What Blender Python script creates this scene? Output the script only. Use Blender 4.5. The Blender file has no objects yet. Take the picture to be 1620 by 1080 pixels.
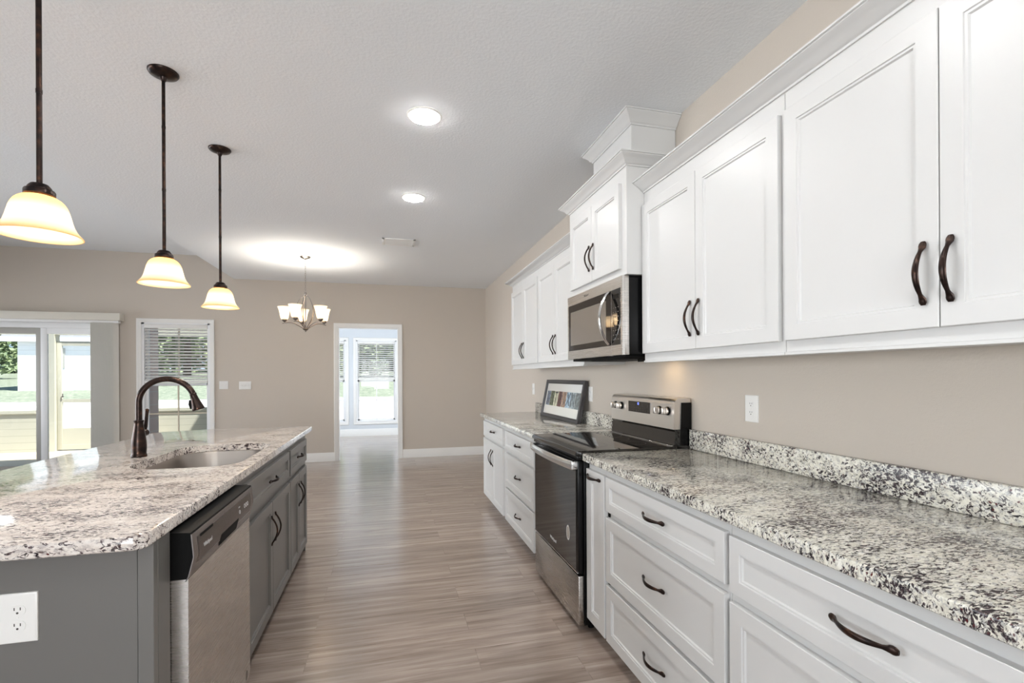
import bpy, bmesh, math, random
from mathutils import Vector, Matrix

random.seed(7)
SC = bpy.context.scene
COL = SC.collection
PI = math.pi

# ------------------------------------------------------------------ camera
cam_d = bpy.data.cameras.new('camera')
cam = bpy.data.objects.new('camera', cam_d)
COL.objects.link(cam)
F_PX, YAW, ROLL, CY = 768.0, 0.2502679, -0.005258, 594.18
fw = Vector((math.sin(YAW), math.cos(YAW), 0))
rt0 = Vector((math.cos(YAW), -math.sin(YAW), 0))
up0 = Vector((0, 0, 1))
rt = math.cos(ROLL) * rt0 + math.sin(ROLL) * up0
up = -math.sin(ROLL) * rt0 + math.cos(ROLL) * up0
cam.matrix_world = Matrix(((rt.x, up.x, -fw.x, 0), (rt.y, up.y, -fw.y, 0), (rt.z, up.z, -fw.z, 1.31), (0, 0, 0, 1)))
cam_d.sensor_fit = 'HORIZONTAL'
cam_d.sensor_width = 36.0
cam_d.lens = 36.0 * F_PX / 1620.0
cam_d.shift_y = (CY - 540.0) / 1620.0
cam_d.clip_start = 0.02
cam_d.clip_end = 300
SC.camera = cam

# ------------------------------------------------------------------ world, sun, added fill lights out of frame, exposure
SC.view_settings.view_transform = 'Standard'
SC.view_settings.look = 'None'
SC.view_settings.gamma = 1
SC.view_settings.use_curve_mapping = False
SC.view_settings.exposure = 0.07
world = bpy.data.worlds.new('world')
SC.world = world
world.use_nodes = True
wn = world.node_tree
wn.nodes.clear()
sky = wn.nodes.new('ShaderNodeTexSky')
sky.sky_type = 'HOSEK_WILKIE'
sky.sun_direction = Vector((0.45, -0.28, 0.85)).normalized()
sky.turbidity = 4.0
bg = wn.nodes.new('ShaderNodeBackground')
bg.inputs['Strength'].default_value = 5.5
wo = wn.nodes.new('ShaderNodeOutputWorld')
wn.links.new(sky.outputs[0], bg.inputs['Color'])
wn.links.new(bg.outputs[0], wo.inputs['Surface'])

sun_d = bpy.data.lights.new('sun', 'SUN')
sun_d.energy = 10.5
sun_d.angle = 0.02
sun_d.color = (1.0, 0.975, 0.94)
sun = bpy.data.objects.new('sun', sun_d)
sun.rotation_euler = Vector((0.45, -0.28, 0.85)).to_track_quat('Z', 'Y').to_euler()
sun.location = (0, -8, 12)
COL.objects.link(sun)


def area(name, loc, direction, sx, sy, power, color=(1, 1, 1), spread=180):
    d = bpy.data.lights.new(name, 'AREA')
    d.shape = 'RECTANGLE'
    d.size, d.size_y = sx, sy
    d.energy = power
    d.color = color
    d.spread = math.radians(spread)
    o = bpy.data.objects.new(name, d)
    o.location = loc
    o.rotation_euler = Vector(direction).to_track_quat('-Z', 'Y').to_euler()
    COL.objects.link(o)
    return o


# added fill lights out of view, standing in for daylight from assumed windows
area('fill_light_near', (-1.05, -3.92, 1.45), (0, 1, 0.72), 2.2, 1.9, 150, (0.97, 0.985, 1.0), 150)
area('fill_light_left', (-6.32, 4.1, 1.35), (1, 0, -0.05), 7.2, 1.7, 92, (0.95, 0.975, 1.0), 95)
area('fill_side_room_right', (1.82, 9.7, 1.3), (-1, 0.0, 0.0), 1.6, 1.6, 42, (0.86, 0.93, 1.0))  # added fill lights; these side room walls have no windows
area('fill_side_room_left', (-2.12, 9.7, 1.3), (1, 0.0, 0.0), 1.6, 1.6, 42, (0.86, 0.93, 1.0))


# ------------------------------------------------------------------ materials
def srgb(r, g, b):
    f = lambda c: (c / 255 / 12.92) if c / 255 <= 0.04045 else ((c / 255 + 0.055) / 1.055) ** 2.4
    return (f(r), f(g), f(b), 1)


def mat(name, col, rough=0.5, metal=0.0, spec=0.5, coat=0.0, bump=None, emit=None):
    m = bpy.data.materials.new(name)
    m.use_nodes = True
    nt = m.node_tree
    b = nt.nodes['Principled BSDF']
    b.inputs['Base Color'].default_value = col if len(col) == 4 else (*col, 1)
    b.inputs['Roughness'].default_value = rough
    b.inputs['Metallic'].default_value = metal
    b.inputs['Specular IOR Level'].default_value = spec
    b.inputs['Coat Weight'].default_value = coat
    if emit:
        b.inputs['Emission Color'].default_value = (*emit[:3], 1)
        b.inputs['Emission Strength'].default_value = emit[3]
    if bump:
        scale, strength, dist = bump
        tc = nt.nodes.new('ShaderNodeTexCoord')
        n = nt.nodes.new('ShaderNodeTexNoise')
        n.inputs['Scale'].default_value = scale
        n.inputs['Detail'].default_value = 4
        bp = nt.nodes.new('ShaderNodeBump')
        bp.inputs['Strength'].default_value = strength
        bp.inputs['Distance'].default_value = dist
        nt.links.new(tc.outputs['Object'], n.inputs['Vector'])
        nt.links.new(n.outputs['Fac'], bp.inputs['Height'])
        nt.links.new(bp.outputs['Normal'], b.inputs['Normal'])
    return m


class NT:
    """small helper for node graphs"""
    def __init__(self, name):
        self.m = bpy.data.materials.new(name)
        self.m.use_nodes = True
        self.t = self.m.node_tree
        self.b = self.t.nodes['Principled BSDF']
        self.tc = self.t.nodes.new('ShaderNodeTexCoord')

    def n(self, typ, ins=None, **props):
        nd = self.t.nodes.new(typ)
        for k, v in props.items():
            setattr(nd, k, v)
        for k, v in (ins or {}).items():
            if isinstance(v, bpy.types.NodeSocket):
                self.t.links.new(v, nd.inputs[k])
            else:
                nd.inputs[k].default_value = v
        return nd

    def mapping(self, scale=(1, 1, 1), rot=(0, 0, 0), loc=(0, 0, 0)):
        return self.n('ShaderNodeMapping', {'Vector': self.tc.outputs['Object'], 'Scale': scale, 'Rotation': rot, 'Location': loc}).outputs[0]

    def noise(self, vec, scale, detail=4, rough=0.5, dist=0.0):
        return self.n('ShaderNodeTexNoise', {'Vector': vec, 'Scale': scale, 'Detail': detail, 'Roughness': rough, 'Distortion': dist}).outputs['Fac']

    def ramp(self, fac, stops, interp='LINEAR'):
        r = self.n('ShaderNodeValToRGB', {'Fac': fac})
        r.color_ramp.interpolation = interp
        el = r.color_ramp.elements
        while len(el) < len(stops):
            el.new(0.5)
        for e, (p, c) in zip(el, stops):
            e.position = p
            e.color = c if len(c) == 4 else (*c, 1)
        return r.outputs['Color']

    def mix(self, fac, a, b, mode='MIX'):
        nd = self.n('ShaderNodeMix', data_type='RGBA', blend_type=mode)
        for idx, v in ((0, fac), (6, a), (7, b)):
            if isinstance(v, bpy.types.NodeSocket):
                self.t.links.new(v, nd.inputs[idx])
            else:
                nd.inputs[idx].default_value = v
        return nd.outputs[2]

    def math(self, op, a, b=0.0):
        nd = self.n('ShaderNodeMath', operation=op)
        for i, v in enumerate((a, b)):
            if isinstance(v, bpy.types.NodeSocket):
                self.t.links.new(v, nd.inputs[i])
            else:
                nd.inputs[i].default_value = v
        return nd.outputs[0]

    def out(self, color=None, rough=None, bump=None, **kw):
        if color is not None:
            self.t.links.new(color, self.b.inputs['Base Color'])
        if rough is not None:
            if isinstance(rough, bpy.types.NodeSocket):
                self.t.links.new(rough, self.b.inputs['Roughness'])
            else:
                self.b.inputs['Roughness'].default_value = rough
        if bump is not None:
            h, s, d = bump
            bp = self.n('ShaderNodeBump', {'Height': h, 'Strength': s, 'Distance': d})
            self.t.links.new(bp.outputs['Normal'], self.b.inputs['Normal'])
        for k, v in kw.items():
            self.b.inputs[k.replace('_', ' ')].default_value = v
        return self.m


def bw(v):
    return (v, v, v, 1)


def make_granite(name, base_cols, dark_cols, thr, garnet, rot, sc=(0.60, 1.35, 1.0), polish=0.08):
    g = NT(name)
    v = g.mapping(scale=sc, rot=rot)
    warp = g.n('ShaderNodeTexNoise', {'Vector': v, 'Scale': 34.0, 'Detail': 3})
    vv = g.n('ShaderNodeMix', data_type='VECTOR')
    g.t.links.new(v, vv.inputs[4]); g.t.links.new(warp.outputs['Color'], vv.inputs[5]); vv.inputs[0].default_value = 0.022
    w = vv.outputs[1]
    big = g.noise(v, 9.0, 3, 0.55)
    dens = g.math('MULTIPLY', g.math('SUBTRACT', big, 0.5), 0.34)
    n1 = g.math('ADD', g.noise(w, 104.0, 6, 0.66, 0.7), dens)
    n2 = g.noise(w, 190.0, 4, 0.6)
    n3 = g.math('ADD', g.noise(g.mapping(loc=(3.1, 7.7, 1.3), scale=sc, rot=rot), 92.0, 5, 0.62, 0.5), g.math('MULTIPLY', dens, 0.6))
    base = g.ramp(g.noise(w, 44.0, 4, 0.6), [(0.30, base_cols[0]), (0.48, base_cols[1]), (0.7, base_cols[2])])
    grey = g.ramp(n3, [(0.49, bw(0)), (0.62, bw(0.9))])
    c = g.mix(grey, base, base_cols[3])
    gar = g.n('ShaderNodeTexVoronoi', {'Vector': w, 'Scale': 80.0}).outputs['Distance']
    garm = g.math('MULTIPLY', g.ramp(gar, [(0.12, bw(1)), (0.26, bw(0))]), g.ramp(g.noise(g.mapping(loc=(9, 2, 5)), 9.0, 3), [(garnet, bw(0)), (garnet + 0.06, bw(1))]))
    dark = g.ramp(n1, [(thr, bw(0)), (thr + 0.055, bw(1))])
    darkcol = g.mix(g.ramp(n2, [(0.40, bw(0)), (0.62, bw(1))]), dark_cols[0], dark_cols[1])
    c = g.mix(dark, c, darkcol)
    c = g.mix(garm, c, srgb(84, 28, 32))
    speck = g.ramp(n2, [(0.60, bw(0)), (0.67, bw(1))])
    c = g.mix(g.math('MULTIPLY', speck, 0.55), c, dark_cols[1])
    return g.out(c, polish, Specular_IOR_Level=0.5)


def make_floor():
    g = NT('vinyl_plank')
    brick_v = g.mapping(loc=(0.37, 0.06, 0))
    br = g.n('ShaderNodeTexBrick', {'Vector': brick_v, 'Color1': bw(0.0), 'Color2': bw(1.0), 'Mortar': bw(0.5), 'Scale': 1.0,
                                    'Mortar Size': 0.0016, 'Mortar Smooth': 0.0, 'Bias': 0.0, 'Brick Width': 1.22, 'Row Height': 0.182},
             offset=0.37, offset_frequency=2)
    rnd = g.n('ShaderNodeRGBToBW', {'Color': br.outputs['Color']}).outputs[0]
    sep = g.n('ShaderNodeSeparateXYZ', {'Vector': g.tc.outputs['Object']})
    off = g.math('MULTIPLY', rnd, 37.0)
    comb = g.n('ShaderNodeCombineXYZ', {'X': g.math('ADD', sep.outputs[0], off), 'Y': sep.outputs[1], 'Z': off}).outputs[0]
    m1 = g.n('ShaderNodeMapping', {'Vector': comb, 'Scale': (0.9, 14.0, 1.0)}).outputs[0]
    m2 = g.n('ShaderNodeMapping', {'Vector': comb, 'Scale': (3.0, 90.0, 1.0)}).outputs[0]
    m3 = g.n('ShaderNodeMapping', {'Vector': comb, 'Scale': (1.0, 5.5, 1.0)}).outputs[0]
    soft = g.noise(m1, 1.6, 4, 0.55, 0.4)
    fine = g.noise(m2, 1.0, 3, 0.6)
    wave = g.n('ShaderNodeTexWave', {'Vector': m3, 'Scale': 2.2, 'Distortion': 9.0, 'Detail': 2.0, 'Detail Scale': 0.9}, bands_direction='Y').outputs['Fac']
    c = g.ramp(soft, [(0.28, srgb(126, 110, 100)), (0.44, srgb(152, 136, 125)), (0.56, srgb(170, 154, 143)), (0.72, srgb(192, 178, 168))])
    c = g.mix(g.math('MULTIPLY', g.ramp(fine, [(0.45, bw(0)), (0.7, bw(1))]), 0.16), c, srgb(124, 106, 96))
    c = g.mix(g.math('MULTIPLY', g.ramp(wave, [(0.0, bw(1)), (0.22, bw(0))]), g.math('MULTIPLY', g.ramp(g.noise(m1, 0.7, 2), [(0.5, bw(0)), (0.62, bw(1))]), 0.35)), c, srgb(126, 106, 94))
    tint = g.ramp(rnd, [(0.0, bw(0.92)), (0.5, bw(1.0)), (1.0, bw(1.06))])
    c = g.mix(1.0, c, tint, 'MULTIPLY')
    c = g.mix(g.math('MULTIPLY', br.outputs['Fac'], 0.35), c, srgb(110, 96, 88))
    return g.out(c, g.ramp(fine, [(0.3, bw(0.26)), (0.8, bw(0.38))]), (fine, 0.05, 0.001), Specular_IOR_Level=0.5, Coat_Weight=0.8, Coat_Roughness=0.18)


def make_steel(name='brushed_steel', col=(0.60, 0.575, 0.55), rough=0.28, scale=(2, 2, 300)):
    g = NT(name)
    n = g.noise(g.mapping(scale=scale), 3.0, 3)
    g.b.inputs['Metallic'].default_value = 1.0
    g.b.inputs['Base Color'].default_value = (*col, 1)
    return g.out(None, g.ramp(n, [(0.3, bw(rough - 0.012)), (0.7, bw(rough + 0.012))]), (n, 0.006, 0.0002))


def make_bronze():
    g = NT('oil_rubbed_bronze')
    n = g.noise(g.mapping(), 40.0, 3)
    c = g.ramp(n, [(0.35, srgb(40, 34, 33)), (0.6, srgb(58, 45, 40)), (0.82, srgb(104, 70, 52))])
    g.b.inputs['Metallic'].default_value = 0.85
    return g.out(c, 0.30)


def make_pane():
    m = bpy.data.materials.new('window_glass')
    m.use_nodes = True
    t = m.node_tree
    t.nodes.clear()
    o = t.nodes.new('ShaderNodeOutputMaterial')
    mx = t.nodes.new('ShaderNodeMixShader')
    tr = t.nodes.new('ShaderNodeBsdfTransparent')
    tr.inputs[0].default_value = (0.97, 0.98, 0.97, 1)
    gl = t.nodes.new('ShaderNodeBsdfGlossy')
    gl.inputs['Roughness'].default_value = 0.02
    fr = t.nodes.new('ShaderNodeFresnel')
    fr.inputs[0].default_value = 1.35
    t.links.new(fr.outputs[0], mx.inputs[0]); t.links.new(tr.outputs[0], mx.inputs[1]); t.links.new(gl.outputs[0], mx.inputs[2])
    t.links.new(mx.outputs[0], o.inputs[0])
    return m


def make_shade(name, col, trans, glow, glow_col):
    m = bpy.data.materials.new(name)
    m.use_nodes = True
    t = m.node_tree
    t.nodes.clear()
    o = t.nodes.new('ShaderNodeOutputMaterial')
    a = t.nodes.new('ShaderNodeBsdfTranslucent'); a.inputs[0].default_value = (*col, 1)
    d = t.nodes.new('ShaderNodeBsdfPrincipled'); d.inputs['Base Color'].default_value = (*col, 1); d.inputs['Roughness'].default_value = 0.25
    d.inputs['Emission Color'].default_value = (*glow_col, 1); d.inputs['Emission Strength'].default_value = glow
    mx = t.nodes.new('ShaderNodeMixShader'); mx.inputs[0].default_value = trans
    t.links.new(d.outputs[0], mx.inputs[1]); t.links.new(a.outputs[0], mx.inputs[2]); t.links.new(mx.outputs[0], o.inputs[0])
    return m


def make_amber_glow():
    # amber glass with the bulb's glow painted in: white belly, tinted neck and rim
    m = make_shade('amber_glow_glass', (1, 0.9, 0.75), 0.86, 0.08, (1.0, 0.72, 0.42))
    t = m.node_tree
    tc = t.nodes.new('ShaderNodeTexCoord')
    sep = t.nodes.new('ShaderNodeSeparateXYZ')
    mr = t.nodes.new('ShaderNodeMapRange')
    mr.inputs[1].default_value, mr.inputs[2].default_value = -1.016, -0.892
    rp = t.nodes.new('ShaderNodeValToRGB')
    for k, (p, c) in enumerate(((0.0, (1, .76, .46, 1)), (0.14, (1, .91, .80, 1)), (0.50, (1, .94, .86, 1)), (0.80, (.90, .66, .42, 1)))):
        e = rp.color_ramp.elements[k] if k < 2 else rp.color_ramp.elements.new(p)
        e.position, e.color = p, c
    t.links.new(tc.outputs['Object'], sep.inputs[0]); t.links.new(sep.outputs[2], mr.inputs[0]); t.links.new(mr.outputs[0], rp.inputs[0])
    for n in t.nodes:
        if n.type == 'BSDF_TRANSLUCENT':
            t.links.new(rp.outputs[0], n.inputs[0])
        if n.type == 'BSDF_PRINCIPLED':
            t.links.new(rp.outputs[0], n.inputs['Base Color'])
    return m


def make_emit(name, col, strength):
    m = bpy.data.materials.new(name)
    m.use_nodes = True
    t = m.node_tree
    t.nodes.clear()
    o = t.nodes.new('ShaderNodeOutputMaterial')
    e = t.nodes.new('ShaderNodeEmission'); e.inputs[0].default_value = (*col, 1); e.inputs[1].default_value = strength
    t.links.new(e.outputs[0], o.inputs[0])
    return m


def make_brick():
    g = NT('pink_brick')
    v = g.n('ShaderNodeMapping', {'Vector': g.tc.outputs['Object'], 'Rotation': (PI / 2, 0, PI / 2)}).outputs[0]
    br = g.n('ShaderNodeTexBrick', {'Vector': v, 'Color1': srgb(222, 196, 184), 'Color2': srgb(234, 212, 202), 'Mortar': srgb(225, 215, 205), 'Scale': 1.0,
                                    'Mortar Size': 0.006, 'Brick Width': 0.2, 'Row Height': 0.072})
    return g.out(br.outputs['Color'], 0.85)


def make_siding(name, col, line):
    g = NT(name)
    sep = g.n('ShaderNodeSeparateXYZ', {'Vector': g.tc.outputs['Object']})
    f = g.math('FRACT', g.math('DIVIDE', sep.outputs[2], line))
    c = g.ramp(f, [(0.0, (col[0] * .55, col[1] * .55, col[2] * .5, 1)), (0.07, col), (1.0, col)])
    return g.out(c, 0.6)


def make_leaf(name, a, b):
    g = NT(name)
    n = g.noise(g.mapping(), 3.5, 3)
    c = g.ramp(n, [(0.35, a), (0.65, b)])
    return g.out(c, 0.55)


def make_grass():
    g = NT('lawn_grass')
    n = g.noise(g.mapping(scale=(1, 1, 1)), 6.0, 6, 0.7)
    c = g.ramp(n, [(0.35, srgb(104, 116, 98)), (0.6, srgb(146, 152, 134)), (0.8, srgb(192, 188, 172))])
    return g.out(c, 0.9)


M = dict(
    white=mat('white_cabinet_paint', srgb(213, 213, 212), 0.32, bump=(60, 0.02, 0.001)),
    trim=mat('white_trim_paint', srgb(236, 235, 232), 0.35, bump=(30, 0.02, 0.001)),
    wall=mat('beige_wall_paint', srgb(201, 192, 181), 0.7, bump=(110, 0.22, 0.004)),
    ceil=mat('ceiling_paint', srgb(234, 237, 240), 0.8, bump=(70, 0.35, 0.006)),
    bluewall=mat('pale_blue_grey_wall_paint', srgb(214, 219, 224), 0.7, bump=(110, 0.1, 0.003)),
    grey=mat('grey_cabinet_paint', srgb(112, 110, 107), 0.33, bump=(60, 0.02, 0.001)),
    granite=make_granite('granite', (srgb(196, 192, 180), srgb(222, 219, 206), srgb(238, 236, 228), srgb(166, 165, 164)), (srgb(28, 28, 34), srgb(76, 62, 66)), 0.512, 0.50, (0, 0, 0.35)),
    granite_up=make_granite('granite_backsplash', (srgb(196, 192, 180), srgb(222, 219, 206), srgb(238, 236, 228), srgb(166, 165, 164)), (srgb(28, 28, 34), srgb(76, 62, 66)), 0.505, 0.50, (0.6, 0, 0), (1.0, 0.8, 1.0), 0.2),
    granite_warm=make_granite('island_granite', (srgb(206, 195, 187), srgb(226, 217, 209), srgb(238, 233, 227), srgb(186, 176, 172)), (srgb(36, 30, 34), srgb(92, 74, 74)), 0.530, 0.60, (0, 0, 0.35)),
    floor=make_floor(),
    steel=make_steel(),
    steel_h=make_steel('brushed_steel_fine', (0.66, 0.63, 0.60), 0.27, (2, 2, 420)),
    steel_l=make_steel('bright_brushed_steel', (0.74, 0.70, 0.66), 0.30, (2, 2, 420)),
    steel_d=make_steel('drawer_brushed_steel', (0.46, 0.435, 0.41), 0.27, (2, 2, 420)),
    chrome=mat('polished_steel', (0.72, 0.72, 0.72, 1), 0.16, 1.0),
    sink=make_steel('sink_steel', (0.38, 0.345, 0.315), 0.30, (6, 6, 120)),
    dwpanel=make_steel('dark_steel', (0.27, 0.245, 0.235), 0.26, (2, 2, 260)),
    nickel=mat('brushed_nickel', (0.27, 0.24, 0.22, 1), 0.30, 1.0, bump=(300, 0.03, 0.001)),
    bronze=make_bronze(),
    black=mat('black_enamel', srgb(10, 10, 11), 0.25, spec=0.22, bump=(60, 0.02, 0.001)),
    blackmat=mat('matte_black_plastic', srgb(9, 9, 9), 0.6, spec=0.12, bump=(200, 0.05, 0.001)),
    glassblk=mat('black_glass', srgb(16, 14, 13), 0.04, spec=0.9, bump=(4, 0.004, 0.001)),
    ovenglass=mat('smoked_oven_glass', srgb(30, 24, 21), 0.05, spec=0.45),
    cavity=mat('microwave_screen', srgb(112, 105, 98), 0.14, spec=0.9, coat=0.6),
    plastic=mat('white_plastic', srgb(238, 237, 234), 0.3, bump=(80, 0.01, 0.001)),
    slot=mat('dark_slot', srgb(70, 66, 62), 0.6),
    pane=make_pane(),
    vinyl=mat('white_vinyl', srgb(238, 239, 240), 0.4),
    tan=mat('tan_vinyl', srgb(206, 196, 176), 0.5),
    slat=make_shade('blind_slat', (0.95, 0.94, 0.92), 0.22, 0.0, (1, 1, 1)),
    vane=mat('vertical_blind_fabric', srgb(228, 226, 220), 0.6, bump=(300, 0.05, 0.001)),
    valance=mat('blind_valance', srgb(222, 218, 208), 0.5),
    grey_alum=mat('grey_aluminium_stile', srgb(176, 174, 168), 0.45),
    frame=mat('charcoal_frame_wood', srgb(58, 56, 58), 0.35, bump=(80, 0.08, 0.001)),
    matboard=mat('white_mat_board', srgb(226, 224, 218), 0.12, spec=0.6, coat=0.6),
    ink=mat('white_print', srgb(235, 235, 235), 0.5),
    blueled=make_emit('blue_display', (0.18, 0.25, 1.0), 4.0),
    pend=make_amber_glow(),
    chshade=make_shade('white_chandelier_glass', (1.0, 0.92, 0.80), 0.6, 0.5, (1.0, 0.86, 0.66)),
    bulb=make_emit('warm_bulb', (1.0, 0.80, 0.55), 30.0),
    led=make_emit('led_diffuser', (1.0, 0.985, 0.96), 108.0),
    hood=make_emit('hood_bulb', (1.0, 0.72, 0.40), 16.0),
    brick=make_brick(),
    siding=make_siding('cream_lap_siding', srgb(190, 188, 173), 0.125),
    cream=mat('cream_paint', srgb(192, 190, 175), 0.5),
    shedwall=make_siding('white_lap_siding', srgb(232, 234, 236), 0.2),
    roof=mat('grey_shingles', srgb(140, 142, 146), 0.8, bump=(12, 0.5, 0.02)),
    concrete=mat('pale_concrete', srgb(214, 211, 204), 0.9, bump=(8, 0.2, 0.01)),
    porchfloor=mat('porch_floor', srgb(198, 186, 164), 0.7),
    grass=make_grass(),
    leafa=make_leaf('leaves_dark', srgb(92, 112, 80), srgb(146, 160, 118)),
    leafb=make_leaf('leaves_light', srgb(124, 140, 98), srgb(184, 190, 146)),
    bark=mat('bark', srgb(104, 88, 74), 0.9, bump=(14, 0.6, 0.02)),
)


# ------------------------------------------------------------------ mesh builder
class MB:
    def __init__(self):
        self.bm = bmesh.new()

    def box(self, x0, x1, y0, y1, z0, z1, bev=0.0, seg=2):
        bm = self.bm
        x0, x1 = min(x0, x1), max(x0, x1)
        y0, y1 = min(y0, y1), max(y0, y1)
        z0, z1 = min(z0, z1), max(z0, z1)
        vs = [bm.verts.new(p) for p in ((x0, y0, z0), (x1, y0, z0), (x1, y1, z0), (x0, y1, z0), (x0, y0, z1), (x1, y0, z1), (x1, y1, z1), (x0, y1, z1))]
        fs = [bm.faces.new([vs[i] for i in q]) for q in ((3, 2, 1, 0), (4, 5, 6, 7), (0, 1, 5, 4), (1, 2, 6, 5), (2, 3, 7, 6), (3, 0, 4, 7))]
        if bev > 0:
            es = list({e for f in fs for e in f.edges})
            bmesh.ops.bevel(bm, geom=es, offset=bev, segments=seg, affect='EDGES', profile=0.5)
        return self

    def loops(self, rings, close=True, cap0=True, cap1=True):
        """skin a list of equal-length rings of points"""
        bm = self.bm
        R = [[bm.verts.new(p) for p in r] for r in rings]
        n = len(R[0])
        for a, b in zip(R, R[1:]):
            for i in range(n if close else n - 1):
                j = (i + 1) % n
                try:
                    bm.faces.new((a[i], a[j], b[j], b[i]))
                except ValueError:
                    pass
        if cap0:
            bm.faces.new(list(reversed(R[0])))
        if cap1:
            bm.faces.new(R[-1])
        return self

    def cyl(self, p0, p1, r0, r1=None, n=20, cap=True):
        p0, p1 = Vector(p0), Vector(p1)
        r1 = r0 if r1 is None else r1
        d = (p1 - p0).normalized()
        u = d.orthogonal().normalized()
        v = d.cross(u)
        ring = lambda c, r: [c + r * (math.cos(2 * PI * i / n) * u + math.sin(2 * PI * i / n) * v) for i in range(n)]
        return self.loops([ring(p0, r0), ring(p1, r1)], True, cap, cap)

    def lathe(self, prof, cx, cy, n=40, cap0=False, cap1=False):
        """prof: list of (r, z)"""
        return self.loops([[(cx + r * math.cos(2 * PI * i / n), cy + r * math.sin(2 * PI * i / n), z) for i in range(n)] for r, z in prof], True, cap0, cap1)

    def tube(self, pts, rad, n=12, flat=None, side=None):
        """sweep along pts; rad = number or list; flat = list of (a, b) ellipse radii with 'side' the direction of a"""
        pts = [Vector(p) for p in pts]
        rings = []
        prev = None
        for i, p in enumerate(pts):
            t = (pts[min(i + 1, len(pts) - 1)] - pts[max(i - 1, 0)]).normalized()
            if side is not None:
                u = Vector(side)
                u = (u - t * u.dot(t)).normalized()
            elif prev is None:
                u = t.orthogonal().normalized()
            else:
                u = (prev - t * prev.dot(t)).normalized()
            prev = u
            v = t.cross(u)
            if flat is not None:
                a, b = flat[i]
            else:
                a = b = rad[i] if isinstance(rad, (list, tuple)) else rad
            rings.append([p + a * math.cos(2 * PI * k / n) * u + b * math.sin(2 * PI * k / n) * v for k in range(n)])
        return self.loops(rings)

    def prism(self, poly, axis, a, b):
        """extrude a 2-D polygon along an axis: 'x' poly=(y,z), 'y' poly=(x,z), 'z' poly=(x,y)"""
        f = {'x': lambda p, t: (t, p[0], p[1]), 'y': lambda p, t: (p[0], t, p[1]), 'z': lambda p, t: (p[0], p[1], t)}[axis]
        return self.loops([[f(p, a) for p in poly], [f(p, b) for p in poly]])

    def panel(self, facing, plane, u0, u1, z0, z1, prof, thick):
        """cabinet front: rectangle u0..u1 (along y or x) by z0..z1 whose face lies at 'plane'; facing '-x','+x','-y','+y'.
        prof = list of (inset, depth behind the face)."""
        s = -1 if facing[0] == '-' else 1
        ax = facing[1]

        def ring(inset, depth):
            q = [(u0 + inset, z0 + inset), (u1 - inset, z0 + inset), (u1 - inset, z1 - inset), (u0 + inset, z1 - inset)]
            c = plane - s * depth
            return [(c, u, z) if ax == 'x' else (u, c, z) for u, z in q]
        rings = [ring(0, thick), ring(0, 0.0018), ring(0.0018, 0)] + [ring(i, d) for i, d in prof]
        return self.loops(rings)

    def done(self):
        bmesh.ops.recalc_face_normals(self.bm, faces=self.bm.faces)
        return self.bm


def origin_of(o):
    v = Vector((0, 0, 0))
    while o is not None:
        v += o.location
        o = o.parent
    return v


def obj(name, mb, m, parent=None, angle=38, loc=None):
    bm = mb.done() if isinstance(mb, MB) else mb
    off = origin_of(parent)
    if loc is not None:
        off = off + Vector(loc)
    bmesh.ops.translate(bm, verts=bm.verts, vec=-off)
    me = bpy.data.meshes.new(name)
    bm.to_mesh(me)
    bm.free()
    me.shade_smooth()
    me.set_sharp_from_angle(angle=math.radians(angle))
    me.materials.append(M[m] if isinstance(m, str) else m)
    o = bpy.data.objects.new(name, me)
    COL.objects.link(o)
    if loc is not None:
        o.location = loc
    if parent is not None:
        o.parent = parent
    return o


def tag(o, label, cat, group=None):
    o['label'] = label
    o['category'] = cat
    if group:
        o['group'] = group
    return o


def thing(name, label, cat, loc, group=None):
    o = bpy.data.objects.new(name, None)
    o.empty_display_size = 0.1
    o.location = loc
    COL.objects.link(o)
    return tag(o, label, cat, group)


def solo(name, mb, m, label, cat, loc, group=None):
    return tag(obj(name, mb, m, None, loc=loc), label, cat, group)


def struct(name, mb, m, parent=None):
    o = obj(name, mb, m, parent)
    if parent is None:
        o['kind'] = 'structure'
    return o


def text(name, s, size, loc, rot, m, parent, depth=0.0006, xscale=1.0):
    cu = bpy.data.curves.new(name, 'FONT')
    cu.body = s
    cu.size = size
    cu.extrude = depth
    cu.align_x = 'CENTER'
    cu.align_y = 'CENTER'
    cu.resolution_u = 3
    tmp = bpy.data.objects.new(name + '_curve', cu)
    COL.objects.link(tmp)
    bpy.context.view_layer.update()
    me = bpy.data.meshes.new_from_object(tmp)
    bpy.data.objects.remove(tmp)
    bpy.data.curves.remove(cu)
    me.transform(Matrix.Translation(Vector(loc)) @ rot @ Matrix.Diagonal((xscale, 1, 1, 1)))
    me.transform(Matrix.Translation(-origin_of(parent)))
    me.materials.clear()
    me.materials.append(M[m] if isinstance(m, str) else m)
    o = bpy.data.objects.new(name, me)
    COL.objects.link(o)
    o.parent = parent
    return o


def axes(xa, ya):
    """rotation whose local x, y axes are the given world directions"""
    xa, ya = Vector(xa).normalized(), Vector(ya).normalized()
    za = xa.cross(ya)
    return Matrix(((xa.x, ya.x, za.x, 0), (xa.y, ya.y, za.y, 0), (xa.z, ya.z, za.z, 0), (0, 0, 0, 1)))


FACE_L = axes((0, -1, 0), (0, 0, 1))     # text on a surface that faces -x
FACE_R = axes((0, 1, 0), (0, 0, 1))      # text on a surface that faces +x

SHAKER = [(0.050, 0.0), (0.0515, 0.0035), (0.0575, 0.0035), (0.0605, 0.009)]
SHAKER_S = [(0.042, 0.0), (0.0435, 0.0035), (0.0485, 0.0035), (0.0515, 0.009)]


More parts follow.
